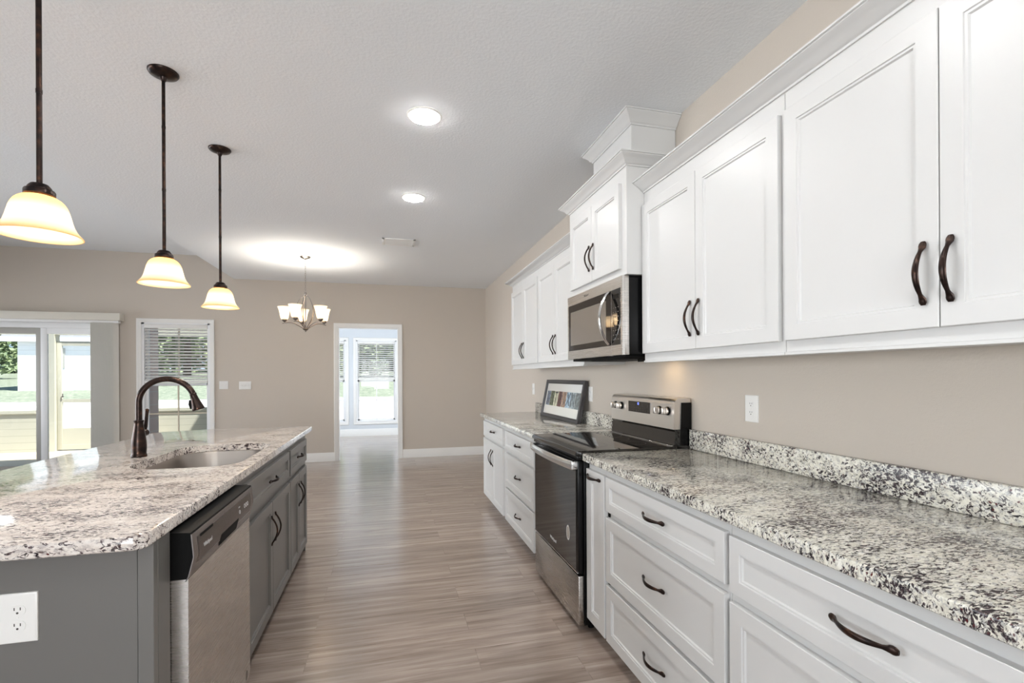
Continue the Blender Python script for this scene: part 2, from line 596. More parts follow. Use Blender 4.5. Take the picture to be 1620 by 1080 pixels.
def pull(mb, c, along, out, length=0.155):
    """arched cabinet pull with oval feet, centred at c on the door face"""
    c, along, out = Vector(c), Vector(along).normalized(), Vector(out).normalized()
    pts, flat = [], []
    N = 30
    L = length / 2
    for i in range(N + 1):
        t = -1 + 2 * i / N
        a = abs(t)
        if a > 0.80:
            o = 0.0045 + 0.003 * (1 - a) / 0.2
        else:
            o = 0.0075 + 0.0235 * (math.cos(a / 0.80 * PI / 2) ** 0.85)
        if a > 0.97:
            w, h = 0.0055, 0.003
        elif a > 0.70:
            w = 0.0045 + 0.0052 * math.sin((a - 0.70) / 0.27 * PI * 0.82) ** 0.9 if a > 0.701 else 0.0045
            h = 0.0044
        else:
            w = 0.0045 + 0.0036 * math.cos(a / 0.70 * PI / 2)
            h = 0.0042
        pts.append(c + along * (t * L) + out * o)
        flat.append((max(w, 0.003), h))
    mb.tube(pts, 0, n=10, flat=flat, side=along.cross(out))
    return mb


def pull_obj(parent, c, along, out, label=None):
    o = obj('handle', pull(MB(), c, along, out), 'bronze', parent)
    return o


# ------------------------------------------------------------------ room shell
XW, YF, ZC, ZT = 1.595, 8.0, 2.77, 3.09


def wall_grid(axis, c0, c1, a0, a1, z0, z1, holes):
    """solid wall between c0..c1 across, running a0..a1, with rectangular holes (a0,a1,z0,z1)"""
    mb = MB()
    As = sorted({a0, a1, *[h[0] for h in holes], *[h[1] for h in holes]})
    Zs = sorted({z0, z1, *[h[2] for h in holes], *[h[3] for h in holes]})
    As = [a for a in As if a0 <= a <= a1]
    Zs = [z for z in Zs if z0 <= z <= z1]
    for p, q in zip(As, As[1:]):
        run = None
        for s, t in zip(Zs, Zs[1:]):
            m_a, m_z = (p + q) / 2, (s + t) / 2
            solid = not any(h[0] < m_a < h[1] and h[2] < m_z < h[3] for h in holes)
            if solid:
                if run is None:
                    run = [s, t]
                else:
                    run[1] = t
            if (not solid or t == Zs[-1]) and run is not None:
                if axis == 'x':
                    mb.box(p, q, c0, c1, run[0], run[1])
                else:
                    mb.box(c0, c1, p, q, run[0], run[1])
                run = None
    return mb


SLIDE = (-5.58, -3.76, 0.0, 2.06)
WIN1 = (-3.397, -2.527, 0.32, 2.098)
DOORWAY = (-0.752, 0.165, 0.0, 2.084)
BW_R = (-0.677, 0.187, 0.312, 2.108)
BW_L = (-1.752, -0.888, 0.312, 2.108)

fl = MB()
fl.box(-6.4, 1.72, -4.0, 8.12, -0.08, 0.0)
fl.box(-2.2, 1.9, 8.12, 11.3, -0.08, 0.0)
struct('floor', fl, 'floor')
ce = MB()
ce.box(-2.21, 1.72, -4.0, 8.12, ZC, ZC + 0.5)
ce.box(-2.2, 1.9, 8.12, 11.3, ZC, ZC + 0.5)
struct('ceiling', ce, 'ceil')
struct('ceiling_raised', MB().box(-6.5, -2.21, -4.0, 8.12, ZT, ZT + 0.18), 'ceil')
struct('wall_right', MB().box(XW, XW + 0.12, -4.0, 8.12, 0, ZC), 'wall')
struct('wall_far', wall_grid('x', YF, YF + 0.12, -6.4, XW, 0, ZT, [SLIDE, WIN1, DOORWAY]), 'wall')
struct('wall_left', wall_grid('y', -6.52, -6.4, -4.0, 8.12, 0, ZT, [(0.2, 2.3, 0.4, 2.3), (2.9, 5.0, 0.4, 2.3), (5.6, 7.7, 0.4, 2.3)]), 'wall')
struct('wall_near', wall_grid('x', -4.12, -4.0, -6.52, 1.72, 0, ZT, [(-4.7, -2.4, 0.4, 2.4), (-2.2, 0.1, 0.4, 2.4)]), 'wall')
struct('wall_side_room_far', wall_grid('x', 11.18, 11.3, -2.2, 1.9, 0, ZC, [BW_R, BW_L]), 'bluewall')
sr = MB()
sr.box(1.9, 2.02, 8.12, 11.3, 0, ZC)
struct('wall_side_room_right', sr, 'bluewall')
struct('wall_side_room_left', MB().box(-2.32, -2.2, 8.12, 11.3, 0, ZC), 'bluewall')


def baseboard(name, x0, x1, y, h=0.135, t=0.016):
    poly = [(y, 0), (y - t, 0), (y - t, h - 0.03), (y - t * 0.7, h - 0.022), (y - t * 0.7, h - 0.012), (y - t * 0.3, h), (y, h)]
    mb = MB().prism(poly, 'x', x0, x1)
    return struct(name, mb, 'trim')


baseboard('baseboard_far', 0.226, XW, YF)
baseboard('baseboard_far_left', -2.55, -0.814, YF)
baseboard('baseboard_side_room', -2.2, 1.9, 11.18, 0.155)


def casing(name, hole, y, w=0.060, t=0.018, to_floor=False, m='trim', side=-1):
    """picture-frame casing around a hole on the plane y; side -1 faces -y"""
    a0, a1, z0, z1 = hole
    mb = MB()
    rev = 0.0
    prof = [(rev, 0), (rev, t * 0.6), (rev + 0.012, t * 0.75), (rev + 0.03, t * 0.7), (w - 0.016, t), (w - 0.004, t), (w, t * 0.8), (w, 0)]
    if to_floor:
        path = [((a0, z0), (-1, 0)), ((a0, z1), (-1, 1)), ((a1, z1), (1, 1)), ((a1, z0), (1, 0))]
    else:
        path = [((a0, z0), (-1, -1)), ((a0, z1), (-1, 1)), ((a1, z1), (1, 1)), ((a1, z0), (1, -1)), ((a0, z0), (-1, -1))]
    rings = []
    for (a, z), (da, dz) in path:
        rings.append([(a + o * da, y + side * d, z + o * dz) for o, d in prof])
    mb.loops(rings, True, to_floor, to_floor)
    return mb


# doorway: casing and jamb lining
tr = casing('trim_1', DOORWAY, YF, to_floor=True)
tr.box(DOORWAY[0], DOORWAY[0] + 0.012, YF - 0.004, YF + 0.124, 0, DOORWAY[3])
tr.box(DOORWAY[1] - 0.012, DOORWAY[1], YF - 0.004, YF + 0.124, 0, DOORWAY[3])
tr.box(DOORWAY[0], DOORWAY[1], YF - 0.004, YF + 0.124, DOORWAY[3] - 0.012, DOORWAY[3])
struct('trim_1', tr, 'trim')


# ------------------------------------------------------------------ windows with blinds
def window(n, hole, y, frame_m, muntin_m, blind_label, n_slats=17):
    a0, a1, z0, z1 = hole
    w = struct('window_%d' % n, casing('c', hole, y, 0.058), 'trim')
    fr = MB()
    yo, yi = y + 0.045, y + 0.115
    t = 0.032
    fr.box(a0, a0 + t, y + 0.0, yi, z0, z1); fr.box(a1 - t, a1, y + 0.0, yi, z0, z1)
    fr.box(a0, a1, y + 0.0, yi, z1 - 0.022, z1); fr.box(a0, a1, y - 0.012, yi, z0 - 0.0, z0 + 0.026)
    obj('window_frame', fr, frame_m, w)
    zm = (z0 + z1) / 2
    xm = (a0 + a1) / 2
    for nm, za, zb, yy in (('upper_sash', zm - 0.02, z1 - 0.02, y + 0.085), ('lower_sash', z0 + 0.024, zm + 0.02, y + 0.058)):
        s = MB()
        sw = 0.034
        b0, b1 = a0 + 0.03, a1 - 0.03
        s.box(b0, b0 + sw, yy, yy + 0.026, za, zb); s.box(b1 - sw, b1, yy, yy + 0.026, za, zb)
        s.box(b0, b1, yy, yy + 0.026, zb - sw, zb); s.box(b0, b1, yy, yy + 0.026, za, za + sw)
        sash = obj(nm, s, frame_m, w)
        mu = MB()
        mu.box(xm - 0.009, xm + 0.009, yy + 0.006, yy + 0.02, za + sw, zb - sw)
        zz = (za + zb) / 2
        mu.box(b0 + sw, b1 - sw, yy + 0.0065, yy + 0.0195, zz - 0.009, zz + 0.009)
        obj('muntin', mu, muntin_m, sash)
        obj('pane', MB().box(b0 + sw - 0.004, b1 - sw + 0.004, yy + 0.011, yy + 0.015, za + sw - 0.004, zb - sw + 0.004), 'pane', sash)
    # horizontal blind hanging in the upper half
    b = thing('horizontal_blind', blind_label, 'blind', (xm, y + 0.02, z1 - 0.03))
    x0, x1 = a0 + 0.036, a1 - 0.036
    obj('head_rail', MB().box(x0, x1, y - 0.006, y + 0.046, z1 - 0.078, z1 - 0.024, 0.003), 'slat', b)
    sl = MB()
    zlow = zm + 0.045
    ztop = z1 - 0.10
    for i in range(n_slats):
        z = ztop - (ztop - zlow - 0.03) * i / (n_slats - 1)
        ct_, st_ = math.cos(math.radians(30)), math.sin(math.radians(-30))
        q = [(y + 0.02 - a_ * ct_ + b_ * st_, z + a_ * st_ + b_ * ct_) for a_, b_ in ((-0.024, -0.0014), (0.0, 0.0004), (0.024, -0.0014), (0.024, 0.0010), (0.0, 0.0030), (-0.024, 0.0010))]
        sl.prism(q, 'x', x0 + 0.004, x1 - 0.004)
    obj('slats', sl, 'slat', b)
    obj('bottom_rail', MB().box(x0 + 0.002, x1 - 0.002, y - 0.004, y + 0.044, zlow - 0.02, zlow + 0.012, 0.003), 'slat', b)
    cd = MB()
    for fx in (0.12, 0.5, 0.88):
        xx = x0 + (x1 - x0) * fx
        cd.cyl((xx, y - 0.006, zlow), (xx, y - 0.006, z1 - 0.06), 0.0012, n=6)
        cd.cyl((xx, y + 0.046, zlow), (xx, y + 0.046, z1 - 0.06), 0.0012, n=6)
    obj('ladder_cords', cd, 'slat', b)
    return w


window(1, WIN1, YF, 'vinyl', 'tan', 'white slatted blind half raised in the window behind the faucet')
window(2, BW_R, 11.18, 'vinyl', 'vinyl', 'white slatted blind in the wide window seen through the doorway')
window(3, BW_L, 11.18, 'vinyl', 'vinyl', 'white slatted blind in the window cut off by the left doorway casing')


def unseen_window(n, axis, c0, c1, hole):  # unseen windows, made up to house the fill lights
    """window frame with a pane in a hole of a wall out of the frame"""
    a0, a1, z0, z1 = hole
    cm = (c0 + c1) / 2
    mb = MB()
    P = (lambda p, q, r, s: mb.box(p, q, c0, c1, r, s)) if axis == 'x' else (lambda p, q, r, s: mb.box(c0, c1, p, q, r, s))
    P(a0, a0 + 0.04, z0, z1); P(a1 - 0.04, a1, z0, z1); P(a0, a1, z0, z0 + 0.04); P(a0, a1, z1 - 0.04, z1)
    m = (a0 + a1) / 2
    P(m - 0.03, m + 0.03, z0, z1)
    w = struct('window_%d' % n, mb, 'vinyl')
    g = MB()
    if axis == 'x':
        g.box(a0 + 0.03, a1 - 0.03, cm - 0.003, cm + 0.003, z0 + 0.03, z1 - 0.03)
    else:
        g.box(cm - 0.003, cm + 0.003, a0 + 0.03, a1 - 0.03, z0 + 0.03, z1 - 0.03)
    obj('pane', g, 'pane', w)


unseen_window(4, 'y', -6.52, -6.4, (0.2, 2.3, 0.4, 2.3))
unseen_window(5, 'y', -6.52, -6.4, (2.9, 5.0, 0.4, 2.3))
unseen_window(8, 'y', -6.52, -6.4, (5.6, 7.7, 0.4, 2.3))
unseen_window(6, 'x', -4.12, -4.0, (-4.7, -2.4, 0.4, 2.4))
unseen_window(7, 'x', -4.12, -4.0, (-2.2, 0.1, 0.4, 2.4))

# sliding patio door
sd = MB()
a0, a1, _, z1 = SLIDE
sd.box(a0, a0 + 0.05, YF - 0.004, YF + 0.12, 0, z1); sd.box(a1 - 0.05, a1, YF - 0.004, YF + 0.12, 0, z1)
sd.box(a0, a1, YF - 0.004, YF + 0.12, 2.0, z1 + 0.04); sd.box(a0, a1, YF, YF + 0.12, 0, 0.03)
door = struct('door_1', sd, 'vinyl')
for nm, p, q, yy, m1 in (('fixed_panel', a0 + 0.04, -4.605, YF + 0.07, 'grey_alum'), ('sliding_panel', -4.60, a1 - 0.04, YF + 0.025, 'vinyl')):
    f = MB()
    sw = 0.075
    f.box(p, p + sw, yy, yy + 0.035, 0.03, 2.0, 0.004); f.box(q - sw, q, yy, yy + 0.035, 0.03, 2.0, 0.004)
    f.box(p + sw, q - sw, yy + 0.001, yy + 0.034, 1.92, 2.0); f.box(p + sw, q - sw, yy + 0.001, yy + 0.034, 0.03, 0.12)
    pn = obj(nm, f, m1, door)
    obj('pane', MB().box(p + sw - 0.005, q - sw + 0.005, yy + 0.014, yy + 0.02, 0.11, 1.93), 'pane', pn)

# vertical blind drawn to the right of the patio door
vb = thing('vertical_blind', 'grey vertical blind stacked at the right end of the patio door under a valance', 'blind', (-3.8, 7.9, 0.02))
obj('valance', MB().box(-5.75, -3.60, 7.865, 7.995, 2.105, 2.205, 0.004), 'valance', vb)
obj('track', MB().box(-5.7, -3.63, 7.90, 7.96, 2.07, 2.105, 0.002), 'vinyl', vb)
for i in range(19):
    x = -3.935 + 0.0145 * i
    ang = math.radians(66)
    dx, dy = 0.0445 * math.cos(ang), 0.0445 * math.sin(ang)
    nx, ny = -math.sin(ang) * 0.001, math.cos(ang) * 0.001
    cx_, cy_ = x, 7.925
    poly = [(cx_ - dx - nx, cy_ - dy - ny), (cx_ - dx * 0.3 + nx * 3, cy_ - dy * 0.3 + ny * 3), (cx_ + dx * 0.3 + nx * 3, cy_ + dy * 0.3 + ny * 3), (cx_ + dx - nx, cy_ + dy - ny),
            (cx_ + dx + nx, cy_ + dy + ny), (cx_ + dx * 0.3 + nx * 5, cy_ + dy * 0.3 + ny * 5), (cx_ - dx * 0.3 + nx * 5, cy_ - dy * 0.3 + ny * 5), (cx_ - dx + nx, cy_ - dy + ny)]
    obj('vane', MB().prism(poly, 'z', 0.03, 2.075), 'vane', vb)


# ------------------------------------------------------------------ cabinets
def base_body(parent, facing, xf, xb, y0, y1, m, toe=True):
    """carcass with a face frame at xf; recessed toe kick"""
    s = 1 if xb > xf else -1
    mb = MB().box(xf, xb, y0, y1, 0.088, 0.876, 0.0008, 1)
    obj('carcass', mb, m, parent)
    obj('toe_kick', MB().box(xf + s * 0.07, xb - s * 0.02, y0 + 0.001, y1 - 0.001, 0.0, 0.088), m, parent)


def front(parent, name, facing, plane, y0, y1, z0, z1, m, prof=SHAKER):
    return obj(name, MB().panel(facing, plane, min(y0, y1), max(y0, y1), z0, z1, prof, 0.0195), m, parent, angle=25)


XD, XFF = 0.970, 0.990     # drawer fronts, face frame of the wall run
OUT = (-1, 0, 0)
YY = (0, 1, 0)
ZZ = (0, 0, 1)

# narrow pull-out beside the range
c = thing('base_cabinet', 'narrow white pull-out cabinet between the range and the three-drawer cabinet', 'cabinet', (1.29, 2.185, 0))
base_body(c, '-x', XFF, XW - 0.002, 2.077, 2.293, 'white')
d = front(c, 'door', '-x', XD, 2.083, 2.289, 0.085, 0.841, 'white', [(0.058, 0.0), (0.0595, 0.0035), (0.0645, 0.0035), (0.0675, 0.009)])
pull_obj(d, (XD, 2.19, 0.812), YY, OUT)

# three-drawer base
c = thing('base_cabinet', 'white base cabinet with three wide drawers under the near counter', 'cabinet', (1.29, 1.66, 0))
base_body(c, '-x', XFF, XW - 0.002, 1.24, 2.075, 'white')
for z0, z1, hz in ((0.684, 0.841, 0.768), (0.362, 0.655, 0.521), (0.085, 0.344, 0.220)):
    d = front(c, 'drawer', '-x', XD, 1.249, 2.066, z0, z1, 'white', SHAKER_S if z0 > 0.6 else SHAKER)
    pull_obj(d, (XD, 1.645, hz), YY, OUT)

for z0_, z1_ in ((0.657, 0.682), (0.345, 0.361)):
    obj('drawer_slide', MB().box(0.984, 0.9905, 2.052, 2.067, z0_, z1_), 'blackmat', c)

# near cabinet: drawer over doors
c = thing('base_cabinet', 'white base cabinet with one drawer over doors, nearest on the right', 'cabinet', (1.29, 0.81, 0))
base_body(c, '-x', XFF, XW - 0.002, 0.39, 1.238, 'white')
d = front(c, 'drawer', '-x', XD, 0.40, 1.228, 0.672, 0.837, 'white', SHAKER_S)
pull_obj(d, (XD, 0.81, 0.764), YY, OUT)
d = front(c, 'door', '-x', XD, 0.816, 1.228, 0.085, 0.643, 'white')
pull_obj(d, (XD, 0.85, 0.52), ZZ, OUT)
d = front(c, 'door', '-x', XD, 0.40, 0.812, 0.085, 0.643, 'white')
pull_obj(d, (XD, 0.778, 0.52), ZZ, OUT)

# far side of the range
c = thing('base_cabinet', 'white three-drawer base cabinet on the far side of the range', 'cabinet', (1.29, 3.64, 0))
base_body(c, '-x', XFF, XW - 0.002, 3.07, 4.105, 'white')
for z0, z1, hz in ((0.676, 0.841, 0.769), (0.372, 0.655, 0.523), (0.082, 0.354, 0.224)):
    d = front(c, 'drawer', '-x', XD, 3.215, 4.065, z0, z1, 'white', SHAKER_S if z0 > 0.6 else SHAKER)
    pull_obj(d, (XD, 3.612, hz), YY, OUT)
c = thing('base_cabinet', 'white base cabinet with small drawer over two doors at the far end', 'cabinet', (1.29, 4.6, 0))
base_body(c, '-x', XFF, XW - 0.002, 4.107, 5.06, 'white')
d = front(c, 'drawer', '-x', XD, 4.143, 5.02, 0.690, 0.845, 'white', SHAKER_S)
pull_obj(d, (XD, 4.53, 0.776), YY, OUT)
for p, q, h in ((4.584, 5.02, 4.625), (4.143, 4.580, 4.540)):
    d = front(c, 'door', '-x', XD, p, q, 0.082, 0.668, 'white')
    pull_obj(d, (XD, h, 0.52), ZZ, OUT)


def eased_slab(poly, z0, z1, hole=None, ease=0.005):
    """stone slab: polygon with eased edges, optional hole"""
    mb = MB()
    bm = mb.bm
    n = len(poly)

    def inset(pl, d):
        out = []
        k = len(pl)
        for i in range(k):
            p0, p1, p2 = Vector(pl[i - 1]), Vector(pl[i]), Vector(pl[(i + 1) % k])
            e1, e2 = (p1 - p0).normalized(), (p2 - p1).normalized()
            n1, n2 = Vector((-e1.y, e1.x)), Vector((-e2.y, e2.x))
            b = n1 + n2
            b = b / max(b.dot(n1), 0.2) if b.length > 1e-6 else n1
            out.append(p1 + b * d)
        return out
    rings = []
    for d, z in ((ease * 0.6, z0), (0, z0 + ease * 0.6), (0, z1 - ease), (ease * 0.3, z1 - ease * 0.3), (ease, z1)):
        rings.append([bm.verts.new((p.x, p.y, z)) for p in inset(poly, d)])
    for a, b in zip(rings, rings[1:]):
        for i in range(n):
            j = (i + 1) % n
            bm.faces.new((a[i], a[j], b[j], b[i]))
    if hole is None:
        bm.faces.new(list(reversed(rings[0])))
        bm.faces.new(rings[-1])
    else:
        k = len(hole)
        H = [[bm.verts.new((p[0], p[1], z)) for p in hole] for z in (z0, z1)]
        for i in range(k):
            j = (i + 1) % k
            bm.faces.new((H[0][i], H[1][i], H[1][j], H[0][j]))
        for o, h in ((rings[0], H[0]), (rings[-1], H[1])):
            es = []
            for loop in (o, h):
                m_ = len(loop)
                for i in range(m_):
                    e = bm.edges.get((loop[i], loop[(i + 1) % m_])) or bm.edges.new((loop[i], loop[(i + 1) % m_]))
                    es.append(e)
            bmesh.ops.triangle_fill(bm, edges=es, use_beauty=True)
    return mb


def arc(cx, cy, r, a0, a1, n):
    return [(cx + r * math.cos(math.radians(a0 + (a1 - a0) * i / n)), cy + r * math.sin(math.radians(a0 + (a1 - a0) * i / n))) for i in range(n + 1)]


ct = thing('countertop', 'speckled granite countertop on the white cabinets nearest on the right', 'countertop', (1.28, 1.33, 0.876))
obj('slab', eased_slab([(0.955, 0.36), (XW - 0.001, 0.36), (XW - 0.001, 2.298), (0.955, 2.298)], 0.8765, 0.914), 'granite', ct)
obj('backsplash', MB().box(XW - 0.024, XW - 0.001, 0.36, 2.298, 0.914, 1.016, 0.002), 'granite_up', ct)
ct = thing('countertop', 'speckled granite countertop beyond the range with a picture frame on it', 'countertop', (1.28, 4.09, 0.876))
obj('slab', eased_slab([(0.955, 3.066), (XW - 0.001, 3.066), (XW - 0.001, 5.112), (0.955, 5.112)], 0.8765, 0.914), 'granite', ct)
obj('backsplash', MB().box(XW - 0.024, XW - 0.001, 3.066, 5.112, 0.914, 1.016, 0.002), 'granite_up', ct)

# ---- wall cabinets
XU, XUF = 1.271, 1.290


def crown(path, z0, p=0.068, h=0.052):
    prof = [(0, 0), (0.006, 0), (0.008, h * 0.12), (0.013, h * 0.17), (0.018, h * 0.22), (p * 0.42, h * 0.42), (p * 0.66, h * 0.62), (p * 0.84, h * 0.74), (p * 0.90, h * 0.80), (p * 0.90, h * 0.86), (p, h * 0.88), (p, h), (0, h)]
    rings = [[(x + dx * o, y + dy * o, z0 + z) for o, z in prof] for (x, y), (dx, dy) in path]
    return MB().loops(rings)


def wall_cabinet(label, y0, y1, doors, handles):
    c = thing('wall_cabinet', label, 'cabinet', ((XUF + XW) / 2, (y0 + y1) / 2, 1.375))
    obj('carcass', MB().box(XUF, XW - 0.002, y0, y1, 1.384, 2.25, 0.0008, 1), 'white', c)
    obj('bottom_rail', MB().box(XUF - 0.006, XUF + 0.02, y0, y1, 1.374, 1.384, 0.001, 1), 'white', c)
    for (p, q), h in zip(doors, handles):
        d = front(c, 'door', '-x', XU, p, q, 1.421, 2.181, 'white')
        pull_obj(d, (XU, h, 1.554), ZZ, OUT)
    return c


wall_cabinet('tall white double-door wall cabinet nearest the camera at top right', 0.385, 1.3435, ((0.868, 1.332), (0.402, 0.865)), (0.899, 0.839))
wall_cabinet('white double-door wall cabinet just right of the microwave', 1.3455, 2.264, ((1.813, 2.258), (1.359, 1.810)), (1.846, 1.786))
wall_cabinet('white double-door wall cabinet just left of the microwave', 3.066, 4.064, ((3.618, 4.052), (3.150, 3.615)), (3.648, 3.588))
wall_cabinet('white double-door wall cabinet at the far end of the wall', 4.066, 5.0, ((4.535, 4.99), (4.078, 4.532)), (4.572, 4.510))
solo('crown_molding', crown([((XUF, 0.385), (-1, 0)), ((XUF, 2.264), (-1, 0))], 2.25), 'white', 'white crown molding along the top of the near right wall cabinets', 'molding', (XUF, 1.3, 2.25))
solo('crown_molding', crown([((XUF, 3.067), (-1, 0)), ((XUF, 5.0), (-1, 1)), ((XW - 0.002, 5.0), (0, 1))], 2.25), 'white', 'white crown molding along the top of the far wall cabinets', 'molding', (XUF, 4.0, 2.25))

# ---- cabinet over the microwave with the stacked crown up to the ceiling
XM, XMF = 1.171, 1.190
c = thing('wall_cabinet', 'deeper white wall cabinet above the microwave with stacked crown to the ceiling', 'cabinet', (1.39, 2.665, 1.83))
obj('carcass', MB().box(XMF, XW - 0.002, 2.266, 3.064, 1.83, 2.39, 0.0008, 1), 'white', c)
for (p, q), h in zip(((2.667, 3.012), (2.319, 2.664)), (2.697, 2.637)):
    d = front(c, 'door', '-x', XM, p, q, 1.866, 2.312, 'white')
    pull_obj(d, (XM, h, 2.006), ZZ, OUT)
obj('crown', crown([((XW - 0.002, 2.266), (0, -1)), ((XMF, 2.266), (-1, -1)), ((XMF, 3.064), (-1, 1)), ((XW - 0.002, 3.064), (0, 1))], 2.385, 0.060, 0.056), 'white', c)
obj('top_box', MB().box(1.316, XW - 0.002, 2.446, 2.955, 2.43, ZC - 0.001, 0.0008, 1), 'white', c)
obj('top_crown', crown([((XW - 0.002, 2.446), (0, -1)), ((1.316, 2.446), (-1, -1)), ((1.316, 2.955), (-1, 1)), ((XW - 0.002, 2.955), (0, 1))], 2.700, 0.062, 0.069), 'white', c)

# ------------------------------------------------------------------ microwave
mw = thing('microwave', 'stainless over-the-range microwave with black glass door and bowed handle', 'microwave', (1.38, 2.675, 1.39))
Y0, Y1 = 2.285, 3.062
obj('body', MB().box(1.213, XW - 0.003, Y0 + 0.003, Y1 - 0.003, 1.418, 1.828, 0.003), 'black', mw)
obj('side_bezel', MB().box(1.185, 1.213, Y0, Y1, 1.416, 1.828, 0.003), 'steel_h', mw)
dr = obj('door', MB().panel('-x', 1.171, 2.4075, Y1, 1.416, 1.826, [(0.002, 0.0)], 0.018), 'steel_h', mw)
obj('window', MB().box(1.1695, 1.174, 2.409, 3.040, 1.470, 1.766, 0.0008, 1), 'ovenglass', dr)
obj('viewing_screen', MB().panel('-x', 1.1688, 2.47, 3.005, 1.503, 1.722, [(0.012, 0.0), (0.024, 0.0004)], 0.001), 'cavity', dr)
hp, hf = [], []
for i in range(25):
    t = i / 24
    hp.append((1.166 - 0.055 * math.sin(PI * t) ** 0.75, 2.432, 1.478 + 0.282 * t))
    hf.append((0.013, 0.006))
hd = obj('handle', MB().tube(hp, 0, 12, hf, (0, 1, 0)), 'chrome', dr)
text('logo', 'Whirlpool', 0.017, (1.1706, 2.75, 1.797), FACE_L, 'dwpanel', dr, 0.0003)
cp = obj('control_panel', MB().panel('-x', 1.171, Y0, 2.4055, 1.416, 1.826, [(0.002, 0.0)], 0.018), 'steel_h', mw)
obj('keypad', MB().box(1.1695, 1.174, 2.301, 2.404, 1.470, 1.766, 0.0008, 1), 'glassblk', cp)
obj('clock_display', MB().box(1.1690, 1.171, 2.32, 2.385, 1.715, 1.738), M['blackmat'], cp)
kk = MB()
for r in range(8):
    for q in range(3):
        yy, zz = 2.325 + q * 0.027, 1.50 + r * 0.024
        kk.box(1.1690, 1.1700, yy - 0.005, yy + 0.005, zz - 0.0022, zz + 0.0022)
obj('key_legends', kk, 'nickel', cp)
vg = MB().box(1.20, XW - 0.02, Y0 + 0.02, Y1 - 0.02, 1.402, 1.418, 0.003)
for i in range(14):
    vg.box(1.23 + i * 0.008, 1.234 + i * 0.008, Y0 + 0.05, Y1 - 0.25, 1.398, 1.402)
obj('vent_grille', vg, 'blackmat', mw)
obj('hood_lamp', MB().box(1.43, 1.50, 2.42, 2.52, 1.396, 1.402, 0.001, 1), 'hood', mw)
obj('added_lamp_lip', MB().box(1.40, 1.52, 2.400, 2.408, 1.386, 1.402).box(1.40, 1.408, 2.408, 2.54, 1.386, 1.402), 'blackmat', mw)  # lip added to hide the bright hood lamp from the camera

# ------------------------------------------------------------------ range
rg = thing('range', 'freestanding stainless electric range with black glass cooktop between the white base cabinets', 'range', (1.26, 2.683, 0))
R0, R1 = 2.304, 3.060
obj('body', MB().box(0.965, 1.588, R0 + 0.002, R1 - 0.002, 0.035, 0.905, 0.002), 'black', rg)
for yy in (R0 + 0.05, R1 - 0.05):
    for xx in (1.02, 1.54):
        obj('leg', MB().cyl((xx, yy, 0), (xx, yy, 0.04), 0.016), 'blackmat', rg)
ckt = MB()
ckt.prism([(0.918, 0.902), (0.918, 0.914), (0.924, 0.923), (0.934, 0.926), (1.50, 0.926), (1.50, 0.902)], 'y', R0, R1)
ck = obj('cooktop', ckt, 'glassblk', rg)
bm_ = MB()
for (xx, yy, rr) in ((1.07, 2.50, 0.105), (1.07, 2.86, 0.085), (1.34, 2.50, 0.075), (1.34, 2.86, 0.105), (1.36, 2.68, 0.05)):
    bm_.lathe([(rr, 0.9262), (rr + 0.0015, 0.9262)], xx, yy, 48)
obj('burner_rings', bm_, 'slot', ck)
obj('front_trim', MB().box(0.928, 0.968, R0, R1, 0.878, 0.901, 0.003), 'black', rg)
od = obj('oven_door', MB().box(0.933, 0.963, R0 + 0.004, R1 - 0.004, 0.300, 0.874, 0.004), 'black', rg)
obj('window', MB().panel('-x', 0.9312, R0 + 0.028, R1 - 0.012, 0.308, 0.822, [(0.004, 0.0), (0.006, 0.0004)], 0.004), 'ovenglass', od)
bars = []
flt = []
for i in range(25):
    t = i / 24
    bars.append((0.906 - 0.020 * math.sin(PI * t) ** 0.7, R0 + 0.012 + (R1 - R0 - 0.024) * t, 0.851))
    flt.append((0.023, 0.0065))
hmb = MB().tube(bars, 0, 14, flt, (0, 0, 1))
hmb.box(0.902, 0.935, R0 + 0.008, R0 + 0.038, 0.832, 0.872, 0.003)
hmb.box(0.902, 0.935, R1 - 0.038, R1 - 0.008, 0.832, 0.872, 0.003)
obj('handle', hmb, 'chrome', od)
obj('bottom_trim', MB().box(0.9285, 0.934, R0 + 0.006, R1 - 0.006, 0.302, 0.307), 'chrome', od)
st = MB()
st.loops([[(0.9303, 2.445 + 0.026 * s * math.cos(a * PI / 16), 0.470 + 0.040 * s * math.sin(a * PI / 16)) for a in range(32)] for s in (1.0, 0.80)], True, False, False)
obj('sticker_ring', st, 'ink', od)
st = MB()
st.loops([[(xx, 2.445 + 0.0208 * math.cos(a * PI / 16), 0.470 + 0.032 * math.sin(a * PI / 16)) for a in range(32)] for xx in (0.9309, 0.9304)], True, True, True)
obj('sticker', st, mat('sticker_grey', srgb(176, 168, 160), 0.5), od)
text('logo', 'Whirlpool', 0.026, (0.9306, 2.69, 0.356), FACE_L, 'ink', od, 0.0003)
obj('storage_drawer', MB().box(0.934, 0.964, R0 + 0.003, R1 - 0.003, 0.036, 0.288, 0.005), 'steel_d', rg)
